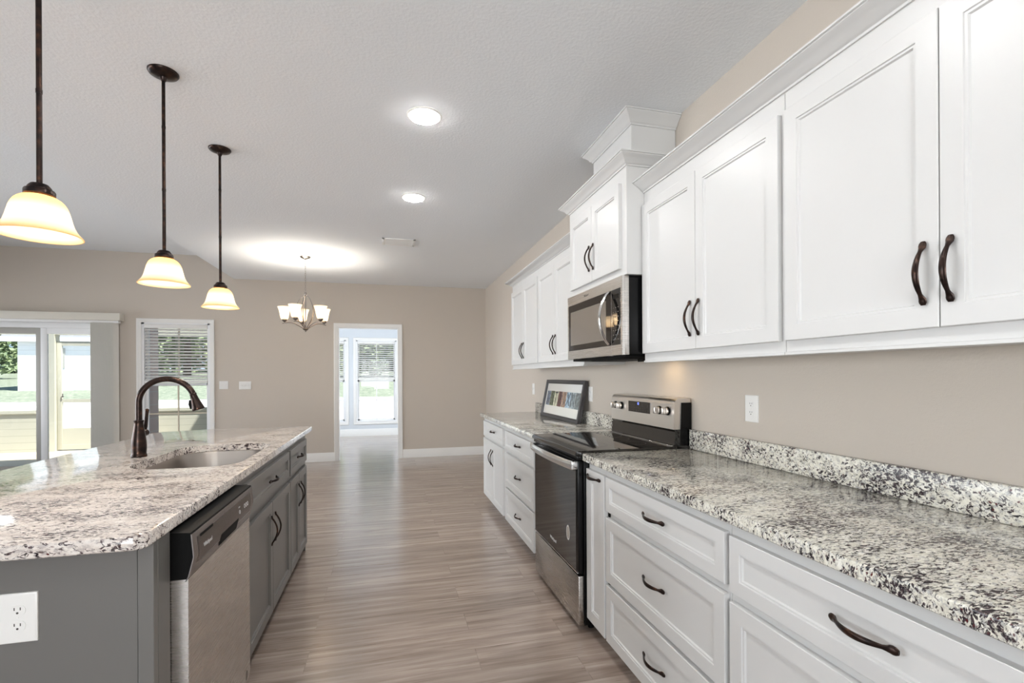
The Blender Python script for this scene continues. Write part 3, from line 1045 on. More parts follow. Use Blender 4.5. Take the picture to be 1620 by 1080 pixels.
# backguard
bgp = [(1.484, 1.016), (1.490, 1.150), (1.494, 1.168), (1.503, 1.178), (1.516, 1.182), (1.586, 1.182), (1.586, 1.016)]
bgd = obj('backguard', MB().prism(bgp, 'y', R0 + 0.006, R1), 'steel_l', rg)
obj('end_cap', MB().prism([(1.524, 0.93), (1.524, 1.02), (1.530, 1.160), (1.590, 1.160), (1.590, 0.93)], 'y', R0 + 0.001, R0 + 0.0065), 'black', rg)
obj('riser', MB().prism([(1.478, 0.926), (1.486, 0.932), (1.494, 1.003), (1.484, 1.016), (1.588, 1.016), (1.588, 0.926)], 'y', R0 + 0.003, R1 - 0.003), 'glassblk', rg)
obj('riser_trim', MB().box(1.470, 1.480, R0 + 0.006, R1 - 0.006, 0.926, 0.931, 0.001, 1), 'chrome', rg)
dsp = obj('display', MB().box(1.4845, 1.490, 2.555, 2.815, 1.082, 1.148, 0.0008, 1), M['glassblk'], bgd)
text('clock_digits', '12', 0.020, (1.4838, 2.69, 1.135), FACE_L, 'blueled', bgd, 0.0002)
km = MB()
random.seed(3)
for r in range(3):
    for q in range(9):
        yy, zz = 2.575 + q * 0.0275, 1.094 + r * 0.016
        if r == 2 and 3 <= q <= 5:
            continue
        km.lathe([(0.0035, 0), (0.0042, 0)], 0, 0, 10)
        fresh = km.bm.verts[:] if False else list(km.bm.verts)[-20:]
        for v_ in fresh:
            v_.co = Vector((1.4840, yy + v_.co.x, zz + v_.co.y))
obj('key_legends', km, 'nickel', bgd)
for yy in (3.0, 2.918, 2.455, 2.372):
    kb = MB()
    kb.cyl((1.489, yy, 1.112), (1.480, yy, 1.112), 0.024, 0.023, 28)
    kn = obj('knob', kb, 'blackmat', bgd)
    g = MB()
    g.cyl((1.482, yy, 1.112), (1.474, yy, 1.112), 0.0205, 0.0195, 28)
    g.box(1.450, 1.476, yy - 0.0095, yy + 0.0095, 1.112 - 0.0195, 1.112 + 0.0195, 0.004)
    obj('knob_grip', g, 'steel_l', kn)

# ------------------------------------------------------------------ picture frame leaning on the far counter
pf = thing('picture_frame', 'charcoal framed photo-letter print leaning against the wall on the far counter', 'picture', (1.52, 4.18, 0.914))
b0, t0 = Vector((1.485, 0, 0.9145)), Vector((1.558, 0, 1.268))
upv = (t0 - b0).normalized()
nrm = Vector((-upv.z, 0, upv.x))
FH = (t0 - b0).length
FY0, FY1 = 3.685, 4.665


def lean(u, v, w):
    """u along -y from the far end, v up the frame, w towards the viewer"""
    p = b0 + upv * v + nrm * w
    return (p.x, FY1 - u, p.z)


def leanbox(u0, u1, v0, v1, w0, w1):
    mb = MB()
    mb.loops([[lean(u, v, w) for u, v in ((u0, v0), (u1, v0), (u1, v1), (u0, v1))] for w in (w0, w1)])
    return mb


FW = FY1 - FY0
fb = 0.034
fm = MB()
profq = [(0, -0.028), (0, 0.0), (0.003, 0.003), (fb - 0.008, 0.003), (fb, -0.004), (fb, -0.012), (0.01, -0.012), (0.01, -0.028)]
rings = []
for (cu, cv, du, dv) in ((0, 0, 1, 1), (0, FH, 1, -1), (FW, FH, -1, -1), (FW, 0, -1, 1), (0, 0, 1, 1)):
    rings.append([lean(cu + du * o, cv + dv * o, w) for o, w in profq])
fm.loops(rings, True, False, False)
obj('frame_moulding', fm, 'frame', pf)
obj('mat_board', leanbox(0.012, FW - 0.012, 0.012, FH - 0.012, -0.016, -0.0125), 'matboard', pf)
obj('backing', leanbox(0.011, FW - 0.011, 0.011, FH - 0.011, -0.026, -0.0165), 'blackmat', pf)
cells = [('L', (122, 132, 148), (60, 64, 74)), ('E', (96, 106, 78), (52, 52, 40)), ('T', (206, 204, 176), (30, 28, 26)), ('I', (112, 74, 68), (58, 34, 32)),
         ('I', (172, 142, 120), (92, 72, 58)), ('X', (176, 198, 214), (50, 66, 84)), ('N', (168, 180, 184), (72, 84, 92)), ('O', (140, 150, 150), (88, 92, 94))]
u_a, u_b = 0.065, FW - 0.065
cw = (u_b - u_a) / len(cells)
for i, (ch, bgc, fgc) in enumerate(cells):
    nm = 'photo_%s' % ch.lower()
    mm = NT('print_photo_%d' % i)
    nn = mm.noise(mm.mapping(), 34.0, 5, 0.65)
    k = 0.62
    col = mm.ramp(nn, [(0.32, srgb(*[c_ * k for c_ in bgc])), (0.55, srgb(*bgc)), (0.75, srgb(*[min(255, c_ * 1.18) for c_ in bgc]))])
    mt = mm.out(col, 0.25)
    ph = obj('photo_print', leanbox(u_a + cw * i + 0.002, u_a + cw * (i + 1) - 0.002, 0.115, 0.255, -0.0125, -0.0120), mt, pf)
    fgm = mat('print_ink_%d' % i, srgb(*fgc), 0.3)
    yc = FY1 - (u_a + cw * (i + 0.5))
    pc = b0 + upv * 0.185 + nrm * -0.0118
    text('photo_letter', ch, 0.175, (pc.x, yc, pc.z), axes((0, -1, 0), tuple(upv)), fgm, ph, 0.0002, 0.75)


# ------------------------------------------------------------------ island
XI, XIF = -0.590, -0.609
IO = (1, 0, 0)
XB = -1.30          # back of the island base
ip = thing('island_gable', 'dark grey painted end panel of the island with a white outlet', 'panel', (-0.95, 1.49, 0))
obj('panel_board', MB().box(XB, -0.636, 1.470, 1.490, 0.0, 0.876, 0.001, 1), 'grey', ip)
obj('corner_stile', MB().box(-0.634, -0.598, 1.466, 1.492, 0.0, 0.876, 0.0015, 1), 'grey', ip)
obj('filler', MB().box(-0.66, -0.598, 1.493, 1.566, 0.0, 0.876, 0.001, 1), 'grey', ip)
obj('shoe_molding', MB().box(XB, -0.598, 1.458, 1.469, 0.0, 0.045, 0.003), 'grey', ip)
solo('island_backing', MB().box(XB - 0.02, XB - 0.001, 1.47, 4.02, 0, 0.876, 0.001, 1), 'grey', 'grey back panel along the seating side of the island', 'panel', (XB, 2.7, 0))

sc_ = thing('island_cabinet', 'grey sink base cabinet with false drawer beside the dishwasher', 'cabinet', (-0.9, 2.75, 0))
obj('carcass', MB().box(XB, XIF, 2.205, 3.266, 0.088, 0.655, 0.0008, 1), 'grey', sc_)
obj('face_frame', MB().box(XIF - 0.02, XIF, 2.205, 3.266, 0.655, 0.876), 'grey', sc_)
obj('toe_kick', MB().box(XB + 0.02, XIF - 0.07, 2.206, 3.265, 0.0, 0.088), 'blackmat', sc_)
d = front(sc_, 'drawer', '+x', XI, 2.315, 3.238, 0.700, 0.848, 'grey', SHAKER_S)
pull_obj(d, (XI, 2.775, 0.775), YY, IO)
for p, q, h in ((2.315, 2.784, 2.742), (2.788, 3.262, 2.826)):
    d = front(sc_, 'door', '+x', XI, p, q, 0.080, 0.655, 'grey')
    pull_obj(d, (XI, h, 0.515), ZZ, IO)
c = thing('island_cabinet', 'grey cabinet with small drawer over two doors at the far end of the island', 'cabinet', (-0.9, 3.6, 0))
obj('carcass', MB().box(XB, XIF, 3.268, 3.925, 0.088, 0.876, 0.0008, 1), 'grey', c)
obj('end_panel', MB().box(XB, XIF, 3.926, 3.942, 0.0, 0.876, 0.001, 1), 'grey', c)
obj('toe_kick', MB().box(XB + 0.02, XIF - 0.07, 3.268, 3.925, 0.0, 0.088), 'blackmat', c)
d = front(c, 'drawer', '+x', XI, 3.275, 3.890, 0.690, 0.850, 'grey', SHAKER_S)
pull_obj(d, (XI, 3.56, 0.776), YY, IO)
for p, q, h in ((3.275, 3.566, 3.532), (3.570, 3.890, 3.612)):
    d = front(c, 'door', '+x', XI, p, q, 0.078, 0.655, 'grey')
    pull_obj(d, (XI, h, 0.515), ZZ, IO)

# dishwasher
dw = thing('dishwasher', 'stainless dishwasher with dark control panel built into the near end of the island', 'dishwasher', (-0.9, 1.885, 0))
D0, D1 = 1.570, 2.200
obj('tub', MB().box(-1.18, -0.612, D0 + 0.004, D1 - 0.004, 0.085, 0.868, 0.002), 'black', dw)
obj('toe_kick', MB().box(-1.15, -0.67, D0 + 0.005, D1 - 0.005, 0.0, 0.085), 'blackmat', dw)
dd = obj('door', MB().prism([(-0.611, 0.075), (-0.580, 0.075), (-0.556, 0.090), (-0.5545, 0.110), (-0.5545, 0.735), (-0.611, 0.735)], 'y', D0, D1), 'steel_h', dw)
pb = obj('control_panel', MB().prism([(-0.611, 0.736), (-0.560, 0.728), (-0.553, 0.742), (-0.540, 0.797), (-0.546, 0.862), (-0.549, 0.866), (-0.611, 0.8705)], 'y', D0 + 0.0005, D1 - 0.0005), 'blackmat', dw)
# dark steel skin over the control panel's front
skin = MB()
pk = [(-0.5595, 0.7285), (-0.5520, 0.742), (-0.5390, 0.797), (-0.5450, 0.862)]
skin.loops([[(x, y, z) for x, z in pk] + [(x - 0.003, y, z) for x, z in reversed(pk)] for y in (D0, D1)])
obj('panel_skin', skin, 'dwpanel', pb)


def on_dw(y, z, lift=0.0006):
    x = -0.5390 + (z - 0.797) / (0.862 - 0.797) * (-0.006) if z > 0.797 else -0.5390 + (z - 0.797) / (0.742 - 0.797) * (-0.013)
    return (x + lift, y, z)


def dw_patch(y0, y1, z0, z1, lift=0.0006):
    mb = MB()
    zs = [z0] + ([0.797] if z0 < 0.797 < z1 else []) + [z1]
    mb.loops([[on_dw(y0, z, lift) for z in zs] + [on_dw(y0, z, lift - 0.0008) for z in reversed(zs)],
              [on_dw(y1, z, lift) for z in zs] + [on_dw(y1, z, lift - 0.0008) for z in reversed(zs)]])
    return mb


bz = MB()
obj('inset_bezel', dw_patch(D0 + 0.034, D1 - 0.030, 0.766, 0.846, 0.0005), 'nickel', pb)
obj('inset_panel', dw_patch(D0 + 0.038, D1 - 0.033, 0.768, 0.844, 0.0009), mat('dark_control_glass', srgb(58, 48, 45), 0.18), pb)
obj('vent_slot', dw_patch(D0 + 0.055, D0 + 0.165, 0.838, 0.846, 0.0014), 'blackmat', pb)
obj('pocket_handle', dw_patch(1.812, 2.004, 0.748, 0.786, 0.0016), 'blackmat', pb)
TILT = axes((0, 1, 0), (-0.09, 0, 1))
TILT2 = axes((0, 1, 0), (0.23, 0, 1))
text('logo', 'Whirlpool', 0.017, on_dw(1.68, 0.806, 0.0016), TILT, 'ink', pb, 0.0002)
text('control_legend', 'OOO', 0.024, on_dw(2.095, 0.812, 0.0016), TILT, 'ink', pb, 0.0002)
text('control_legend', 'O', 0.020, on_dw(2.010, 0.806, 0.0016), TILT, 'ink', pb, 0.0002)
text('control_legend', 'START', 0.007, on_dw(2.010, 0.824, 0.0016), TILT, 'ink', pb, 0.0002)
pls = MB()
pls.loops([[(-0.5541, 2.150 + 0.012 * math.cos(a * PI / 14), 0.115 + 0.020 * math.sin(a * PI / 14)) for a in range(28)], [(-0.5536, 2.150 + 0.010 * math.cos(a * PI / 14), 0.115 + 0.017 * math.sin(a * PI / 14)) for a in range(28)]])
obj('rating_badge', pls, 'nickel', dd)

# island countertop with sink cut-out
YN, YFI = 1.412, 4.185
sx0, sx1, sy0, sy1, sr_ = -1.125, -0.665, 2.415, 3.200, 0.125
hole = arc(sx1 - sr_, sy0 + sr_, sr_, -90, 0, 8) + arc(sx1 - sr_, sy1 - sr_, sr_, 0, 90, 8) + arc(sx0 + sr_ + 0.03, sy1 - sr_ - 0.03, sr_ + 0.03, 90, 180, 8) + arc(sx0 + sr_ + 0.03, sy0 + sr_ + 0.03, sr_ + 0.03, 180, 270, 8)
hole = list(dict.fromkeys([(round(a, 5), round(b, 5)) for a, b in hole]))
r1, r2 = 0.035, 0.13
outer = arc(-0.595 - r1, YN + r1, r1, -90, 0, 6) + arc(-0.595 - 0.006, YFI - 0.006, 0.006, 0, 90, 3) + [(-1.28, YFI)] + arc(-1.63 + r2, YFI - 0.10 - r2, r2, 100, 180, 7) + [(-1.625, 2.9)] + arc(-1.60 + r1, YN + r1, r1, 180, 270, 6)
ic = thing('island_countertop', 'large speckled granite countertop of the island with the sink cut into it', 'countertop', (-1.1, 2.8, 0.876))
obj('slab', eased_slab(outer, 0.8765, 0.914, hole, 0.006), 'granite_warm', ic)

# undermount sink
sk = thing('sink', 'undermount stainless sink set into the island countertop', 'sink', (-0.9, 2.8, 0.68))


def grow(h, d):
    cx_ = sum(p[0] for p in h) / len(h); cy_ = sum(p[1] for p in h) / len(h)
    wx, wy = (sx1 - sx0) / 2, (sy1 - sy0) / 2
    return [((p[0] - cx_) * (1 + d / wx) + cx_, (p[1] - cy_) * (1 + d / wy) + cy_) for p in h]


rg_ = [(0.030, 0.8758), (0.004, 0.8758), (0.002, 0.872), (-0.004, 0.72), (-0.012, 0.695), (-0.035, 0.682), (-0.10, 0.678), (-0.19, 0.674)]
obj('bowl', MB().loops([[(x, y, z) for x, y in grow(hole, d)] for d, z in rg_], True, False, True), 'sink', sk)
obj('drain', MB().lathe([(0.045, 0.6765), (0.045, 0.679), (0.038, 0.680), (0.030, 0.677), (0.012, 0.676)], -0.893, 2.806, 32, True, True), 'chrome', sk)

# faucet
fx, fy = -1.211, 2.822
fc = thing('faucet', 'oil-rubbed bronze gooseneck kitchen faucet with pull-down spray beside the sink', 'faucet', (fx, fy, 0.914))
body = [(0.033, 0.9143), (0.0345, 0.918), (0.0345, 0.924), (0.0315, 0.928), (0.0312, 0.936), (0.0325, 0.955), (0.0325, 0.975), (0.0305, 1.000), (0.0265, 1.030), (0.0220, 1.058), (0.0195, 1.078), (0.0195, 1.086), (0.0215, 1.092), (0.0215, 1.096), (0.016, 1.098)]
obj('body', MB().lathe(body, fx, fy, 36, True, True), 'bronze', fc)
sp = [(fx, fy, 1.09), (fx, fy, 1.14), (fx, fy, 1.185)]
for i in range(1, 25):
    a = math.radians(180 - 158 * i / 24)
    sp.append((fx + 0.124 + 0.124 * math.cos(a), fy, 1.185 + 0.118 * math.sin(a)))
obj('spout', MB().tube(sp, 0.0142, 18), 'bronze', fc)
e0 = Vector(sp[-1]); e1 = Vector((e0.x + 0.028, fy, e0.z - 0.088))
dirv = (e1 - e0).normalized()
hs = [(0.0, 0.0152), (0.006, 0.0168), (0.010, 0.0150), (0.030, 0.0175), (0.055, 0.0225), (0.078, 0.0275), (0.086, 0.0290), (0.090, 0.0270)]
ring_pts = []
uu = Vector((0, 1, 0)); vv_ = dirv.cross(uu)
hd = MB().loops([[e0 + dirv * t + r * (math.cos(2 * PI * k / 28) * uu + math.sin(2 * PI * k / 28) * vv_) for k in range(28)] for t, r in hs])
sh = obj('spray_head', hd, 'bronze', fc)
bt = MB()
pc = e0 + dirv * 0.052 - vv_ * 0.0
sgn = -1 if vv_.x > 0 else 1
pb_ = e0 + dirv * 0.050 + vv_ * 0.022 * sgn
bt.tube([pb_ + dirv * (-0.02), pb_ + dirv * 0.0 + vv_ * 0.006 * sgn, pb_ + dirv * 0.025 + vv_ * 0.007 * sgn], [0.005, 0.008, 0.007], 12)
obj('spray_button', bt, 'blackmat', sh)
lv = MB()
lv.cyl((fx, fy + 0.018, 1.022), (fx + 0.004, fy + 0.058, 1.030), 0.017, 0.0185, 24)
lv.cyl((fx + 0.004, fy + 0.058, 1.030), (fx + 0.0045, fy + 0.064, 1.0315), 0.0185, 0.015, 24)
lo = obj('valve', lv, 'bronze', fc)
obj('lever', MB().tube([(fx + 0.004, fy + 0.052, 1.040), (fx + 0.005, fy + 0.055, 1.060), (fx + 0.006, fy + 0.060, 1.09), (fx + 0.006, fy + 0.066, 1.12), (fx + 0.006, fy + 0.072, 1.145), (fx + 0.006, fy + 0.073, 1.150)], [0.0075, 0.0095, 0.0085, 0.008, 0.0095, 0.004], 14), 'bronze', lo)


# ------------------------------------------------------------------ outlets and switches
def outlet(label, c, facing, w=0.074, h=0.118):
    """duplex receptacle; facing is the outward direction ('-x' or '-y')"""
    ax = facing[1]
    o = thing('outlet', label, 'outlet', c)
    cu = c[1] if ax == 'x' else c[0]
    plane = (c[0] if ax == 'x' else c[1]) - 0.006
    obj('plate', MB().panel(facing, plane, cu - w / 2, cu + w / 2, c[2] - h / 2, c[2] + h / 2, [(0.004, -0.0006), (0.01, -0.0008)], 0.006), 'plastic', o)
    pos = (lambda u, z, d: (plane - d, cu + u, c[2] + z)) if ax == 'x' else (lambda u, z, d: (cu + u, plane - d, c[2] + z))
    for dz in (0.0195, -0.0195):
        rim = []
        for k in range(28):
            a = 2 * PI * k / 28
            rim.append((0.0165 * math.cos(a), max(-0.0125, min(0.0125, 0.0165 * math.sin(a)))))
        r = obj('socket', MB().loops([[pos(u, z + dz, d) for u, z in rim] for d in (-0.001, 0.0022)]), 'plastic', o)
        s = MB()
        for u in (-0.0062, 0.0062):
            q = [(u - 0.0011, 0.0005), (u + 0.0011, 0.0005), (u + 0.0011, 0.0075), (u - 0.0011, 0.0075)]
            s.loops([[pos(a, b + dz, d) for a, b in q] for d in (0.001, 0.0024)])
        q = [(0.0026 * math.cos(k * PI / 6), -0.006 + 0.0026 * math.sin(k * PI / 6)) for k in range(12)]
        s.loops([[pos(a, b + dz, d) for a, b in q] for d in (0.001, 0.0024)])
        obj('slots', s, 'slot', r)
    q = [(0.003 * math.cos(k * PI / 6), 0.003 * math.sin(k * PI / 6)) for k in range(12)]
    obj('screw', MB().loops([[pos(a, b, d) for a, b in q] for d in (-0.001, 0.0018)]), 'plastic', o)
    return o


def switch(label, c, facing, gangs, h=0.118):
    ax = facing[1]
    w = 0.072 + 0.046 * (gangs - 1)
    o = thing('light_switch', label, 'switch', c)
    cu = c[1] if ax == 'x' else c[0]
    plane = (c[0] if ax == 'x' else c[1]) - 0.006
    obj('plate', MB().panel(facing, plane, cu - w / 2, cu + w / 2, c[2] - h / 2, c[2] + h / 2, [(0.004, -0.0006), (0.01, -0.0008)], 0.006), 'plastic', o)
    for g in range(gangs):
        u0 = cu + (g - (gangs - 1) / 2) * 0.046
        mb = MB()
        if ax == 'x':
            mb.box(plane - 0.011, plane, u0 - 0.005, u0 + 0.005, c[2] - 0.011, c[2] + 0.011, 0.002)
        else:
            mb.box(u0 - 0.005, u0 + 0.005, plane - 0.011, plane, c[2] - 0.011, c[2] + 0.011, 0.002)
        obj('toggle', mb, 'slot' if False else 'plastic', o)
    return o


outlet('white duplex outlet on the beige wall above the near right countertop', (XW, 1.857, 1.156), '-x', 0.080, 0.121)
outlet('white outlet on the wall half hidden behind the picture frame', (XW, 3.66, 1.158), '-x', 0.076, 0.12)
switch('white switch plate on the right wall past the end of the far wall cabinets', (XW, 5.25, 1.160), '-x', 1, 0.125)
switch('smaller white two-gang switch plate on the far wall beside the window', (-2.349, YF, 1.194), '-y', 2)
switch('wider white three-gang switch plate on the far wall left of the chandelier', (-2.062, YF, 1.187), '-y', 3)
outlet('white duplex outlet on the dark grey end panel of the island', (-0.888, 1.470, 0.718), '-y', 0.078, 0.122)


# ------------------------------------------------------------------ pendant lamps
def point(name, loc, power, radius, color):
    d = bpy.data.lights.new(name, 'POINT')
    d.energy = power
    d.shadow_soft_size = radius
    d.color = color
    o = bpy.data.objects.new(name, d)
    o.location = loc
    COL.objects.link(o)
    return o


def pendant(px, py, label):
    p = thing('pendant_lamp', label, 'lamp', (px, py, ZC), 'pendant lamps over the island')
    obj('canopy', MB().lathe([(0.064, ZC - 0.0005), (0.064, ZC - 0.006), (0.058, ZC - 0.014), (0.040, ZC - 0.022), (0.016, ZC - 0.027), (0.012, ZC - 0.040), (0.009, ZC - 0.045)], px, py, 40, True, True), 'bronze', p)
    rod = MB().cyl((px, py, 1.905), (px, py, ZC - 0.04), 0.0075, n=16)
    for zz in (2.20, 2.50):
        rod.cyl((px, py, zz), (px, py, zz + 0.012), 0.0085, n=16)
    obj('rod', rod, 'bronze', p)
    obj('socket_cup', MB().lathe([(0.010, 1.918), (0.022, 1.915), (0.029, 1.906), (0.030, 1.900), (0.036, 1.898), (0.0385, 1.894), (0.0385, 1.882), (0.034, 1.878), (0.020, 1.876)], px, py, 36, True, True), 'bronze', p)
    prof = [(r, 1.8775 - 0.1215 * t) for t, r in ((0, .034), (.025, .043), (.075, .0525), (.14, .0600), (.22, .0655), (.33, .0705), (.46, .0745), (.60, .0785), (.73, .0835), (.83, .0895), (.91, .0965), (.97, .1030), (1.0, .1060))]
    inner = [(r - 0.0035, z - 0.0015) for r, z in reversed(prof)]
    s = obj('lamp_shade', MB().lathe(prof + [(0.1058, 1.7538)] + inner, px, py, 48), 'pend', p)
    obj('bulb', MB().lathe([(0.002, 1.795), (0.014, 1.798), (0.022, 1.808), (0.025, 1.820), (0.021, 1.836), (0.013, 1.850), (0.012, 1.874)], px, py, 24, True, True), 'bulb', p)
    point('pendant_light', (px, py, 1.800), 10, 0.03, (1.0, 0.88, 0.72))
    return p


pendant(-1.052, 1.835, 'nearest amber glass bell pendant lamp, cut by the left picture edge')
pendant(-1.033, 2.660, 'middle amber glass bell pendant lamp on a bronze rod over the island')
pendant(-1.035, 3.470, 'farthest and smallest amber glass bell pendant lamp over the island')

# ------------------------------------------------------------------ chandelier
cx, cy = -0.966, 6.34
ch = thing('chandelier', 'brushed nickel five-light chandelier with white glass shades hanging before the far wall', 'chandelier', (cx, cy, ZC))
obj('canopy', MB().lathe([(0.062, ZC - 0.0005), (0.062, ZC - 0.006), (0.050, ZC - 0.018), (0.02, ZC - 0.026), (0.008, ZC - 0.034)], cx, cy, 36, True, True), 'nickel', ch)
cn = MB()
zc = ZC - 0.03
k = 0
while zc > 2.345:
    n = 10
    lp = [(cx + (0.007 * math.cos(2 * PI * i / n) if k % 2 == 0 else 0), cy + (0.007 * math.cos(2 * PI * i / n) if k % 2 else 0), zc - 0.017 + 0.017 * math.sin(2 * PI * i / n)) for i in range(n + 1)]
    cn.tube(lp, 0.0016, 6)
    zc -= 0.0285
    k += 1
obj('chain', cn, 'nickel', ch)
stm = MB().cyl((cx, cy, 1.875), (cx, cy, 2.30), 0.006, n=14)
stm.lathe([(0.004, 2.345), (0.011, 2.335), (0.012, 2.315), (0.006, 2.300)], cx, cy, 20, True, True)
obj('stem', stm, 'nickel', ch)
obj('hub', MB().lathe([(0.003, 1.855), (0.009, 1.860), (0.006, 1.870), (0.022, 1.876), (0.036, 1.890), (0.034, 1.898), (0.014, 1.906), (0.006, 1.914)], cx, cy, 28, True, True), 'nickel', ch)
for i in range(5):
    a = math.radians(178.7 + 72 * i)
    ca, sa = math.cos(a), math.sin(a)
    pts = []
    for r, z in ((0.012, 1.895), (0.04, 1.905), (0.08, 1.932), (0.12, 1.955), (0.16, 1.966), (0.20, 1.966), (0.24, 1.960), (0.262, 1.955)):
        pts.append((cx + r * ca, cy + r * sa, z))
    arm = obj('arm', MB().tube(pts, 0.0055, 10), 'nickel', ch)
    lp = []
    for r, z in ((0.010, 1.90), (0.03, 1.925), (0.07, 1.98), (0.102, 2.05), (0.112, 2.11), (0.100, 2.18), (0.070, 2.245), (0.035, 2.288), (0.008, 2.303)):
        lp.append((cx + r * math.cos(a + 0.1), cy + r * math.sin(a + 0.1), z))
    if i % 1 == 0:
        obj('loop', MB().tube(lp, 0.0045, 10), 'nickel', ch)
    px, py = cx + 0.238 * ca, cy + 0.238 * sa
    obj('socket_cup', MB().lathe([(0.006, 1.955), (0.007, 1.972), (0.018, 1.978), (0.030, 1.992), (0.030, 2.006), (0.02, 2.010)], px, py, 24, True, True), 'nickel', arm)
    prof = [(0.020, 2.006), (0.036, 2.008), (0.043, 2.020), (0.048, 2.045), (0.054, 2.080), (0.062, 2.115), (0.074, 2.148), (0.078, 2.156)]
    inner = [(r - 0.003, z + 0.001) for r, z in reversed(prof)]
    obj('lamp_shade', MB().lathe(prof + inner, px, py, 32), 'chshade', arm)
    obj('bulb', MB().lathe([(0.010, 2.010), (0.014, 2.03), (0.021, 2.05), (0.023, 2.065), (0.018, 2.082), (0.003, 2.09)], px, py, 18, True, True), 'bulb', arm)
    point('chandelier_light', (px, py, 2.10), 8.5, 0.03, (1.0, 0.94, 0.84))


# ------------------------------------------------------------------ recessed lights and vent
def downlight(x, y, label, z=ZC):
    o = thing('recessed_light', label, 'ceiling light', (x, y, z), 'recessed ceiling lights')
    obj('trim_ring', MB().lathe([(0.098, z - 0.0005), (0.098, z - 0.004), (0.090, z - 0.007), (0.084, z - 0.007), (0.082, z - 0.001)], x, y, 40, False, False), 'plastic', o)
    obj('diffuser', MB().lathe([(0.083, z - 0.003), (0.081, z - 0.011), (0.070, z - 0.014), (0.03, z - 0.0155), (0.004, z - 0.016)], x, y, 36, True, True), 'led', o)


downlight(0.206, 2.757, 'larger, nearer of the two round recessed lights in the ceiling')
downlight(0.210, 4.036, 'smaller, farther round recessed light, closer to the ceiling vent')
downlight(0.205, 1.45, 'round recessed light in the kitchen ceiling just above the viewpoint')
downlight(0.205, 0.15, 'round recessed light in the kitchen ceiling behind the viewpoint')
downlight(-3.6, 1.8, 'added unseen recessed light in the raised ceiling of the room to the left', ZT)  # unseen lamps added to help light the left room
downlight(-3.6, 5.2, 'added unseen recessed light in the raised ceiling near the patio door', ZT)

vt = thing('ceiling_vent', 'white rectangular air vent in the ceiling before the chandelier', 'vent', (0.12, 5.40, ZC))
fr = MB()
for (p, q, r, s) in ((-0.055, -0.025, 5.278, 5.532), (0.268, 0.295, 5.278, 5.532), (-0.055, 0.295, 5.278, 5.302), (-0.055, 0.295, 5.508, 5.532)):
    fr.box(p, q, r, s, ZC - 0.010, ZC - 0.0005, 0.002)
obj('vent_frame', fr, 'plastic', vt)
sl = MB()
for i in range(9):
    yy = 5.312 + i * 0.0235
    sl.prism([(yy, ZC - 0.004), (yy + 0.014, ZC - 0.011), (yy + 0.0155, ZC - 0.009), (yy + 0.0015, ZC - 0.002)], 'x', -0.025, 0.268)
obj('louvers', sl, 'plastic', vt)
obj('duct_opening', MB().box(-0.025, 0.268, 5.302, 5.508, ZC - 0.0016, ZC - 0.0005), 'slot', vt)

# ------------------------------------------------------------------ outside: porch, yard, shed, trees
struct('porch_floor', MB().box(-9.0, -2.33, 8.121, 11.1, -0.16, -0.05), 'porchfloor')
gr = MB()
prof_g = [(11.1, -0.14), (14.0, -0.10), (18.0, 0.05), (22.0, 0.42)]
gr.loops([[(-40, y, z) for y, z in prof_g], [(30, y, z) for y, z in prof_g]], False, False, False)
struct('ground', gr, 'concrete')
lw = MB()
prof_l = [(22.0, 0.42), (25.0, 0.78), (32.0, 1.2), (60.0, 2.2)]
lw.loops([[(-60, y, z) for y, z in prof_l], [(50, y, z) for y, z in prof_l]], False, False, False)
struct('ground_lawn', lw, 'grass')
kw = MB()
kw.box(-9.0, -6.17, 10.85, 10.95, -0.05, 0.66)
kw.box(-4.95, -2.33, 10.85, 10.95, -0.05, 0.66)
kw.box(-9.0, -6.17, 10.82, 10.98, 0.66, 0.715)
kw.box(-4.95, -2.33, 10.82, 10.98, 0.66, 0.715)
struct('wall_porch', kw, 'siding')
struct('wall_porch_post', MB().box(-6.17, -5.99, 10.82, 10.98, -0.05, 2.6).box(-5.06, -4.95, 10.82, 10.98, -0.05, 2.6).box(-9.0, -2.33, 10.83, 10.97, 2.12, 2.6), 'cream')
struct('roof', MB().prism([(-4.9, 3.30), (2.0, 6.2), (8.75, 3.30), (8.75, 3.42), (2.0, 6.34), (-4.9, 3.42)], 'x', -7.6, 2.4), 'roof')  # unseen house roof, added so the eave shades the porch
struct('wall_brick', MB().box(-3.62, -3.435, 8.121, 8.62, -0.05, 2.9), 'brick')
sdo = thing('screen_door', 'cream framed screen door of the porch seen through the patio door', 'door', (-5.52, 10.9, -0.04))
f = MB()
X0, X1 = -5.985, -5.065
f.box(X0, X0 + 0.075, 10.88, 10.92, -0.03, 2.00, 0.003); f.box(X1 - 0.075, X1, 10.88, 10.92, -0.03, 2.00, 0.003)
f.box(X0 + 0.075, X1 - 0.075, 10.882, 10.918, 1.92, 2.00); f.box(X0 + 0.075, X1 - 0.075, 10.882, 10.918, 0.85, 0.915); f.box(X0 + 0.075, X1 - 0.075, 10.882, 10.918, -0.03, 0.06)
obj('door_frame', f, 'cream', sdo)
obj('kick_panel', MB().box(X0 + 0.07, X1 - 0.07, 10.895, 10.905, 0.05, 0.37), 'cream', sdo)
obj('door_handle', MB().cyl((X0 + 0.10, 10.875, 0.97), (X0 + 0.10, 10.855, 0.97), 0.012).cyl((X0 + 0.10, 10.858, 0.95), (X0 + 0.10, 10.858, 1.02), 0.008), 'nickel', sdo)

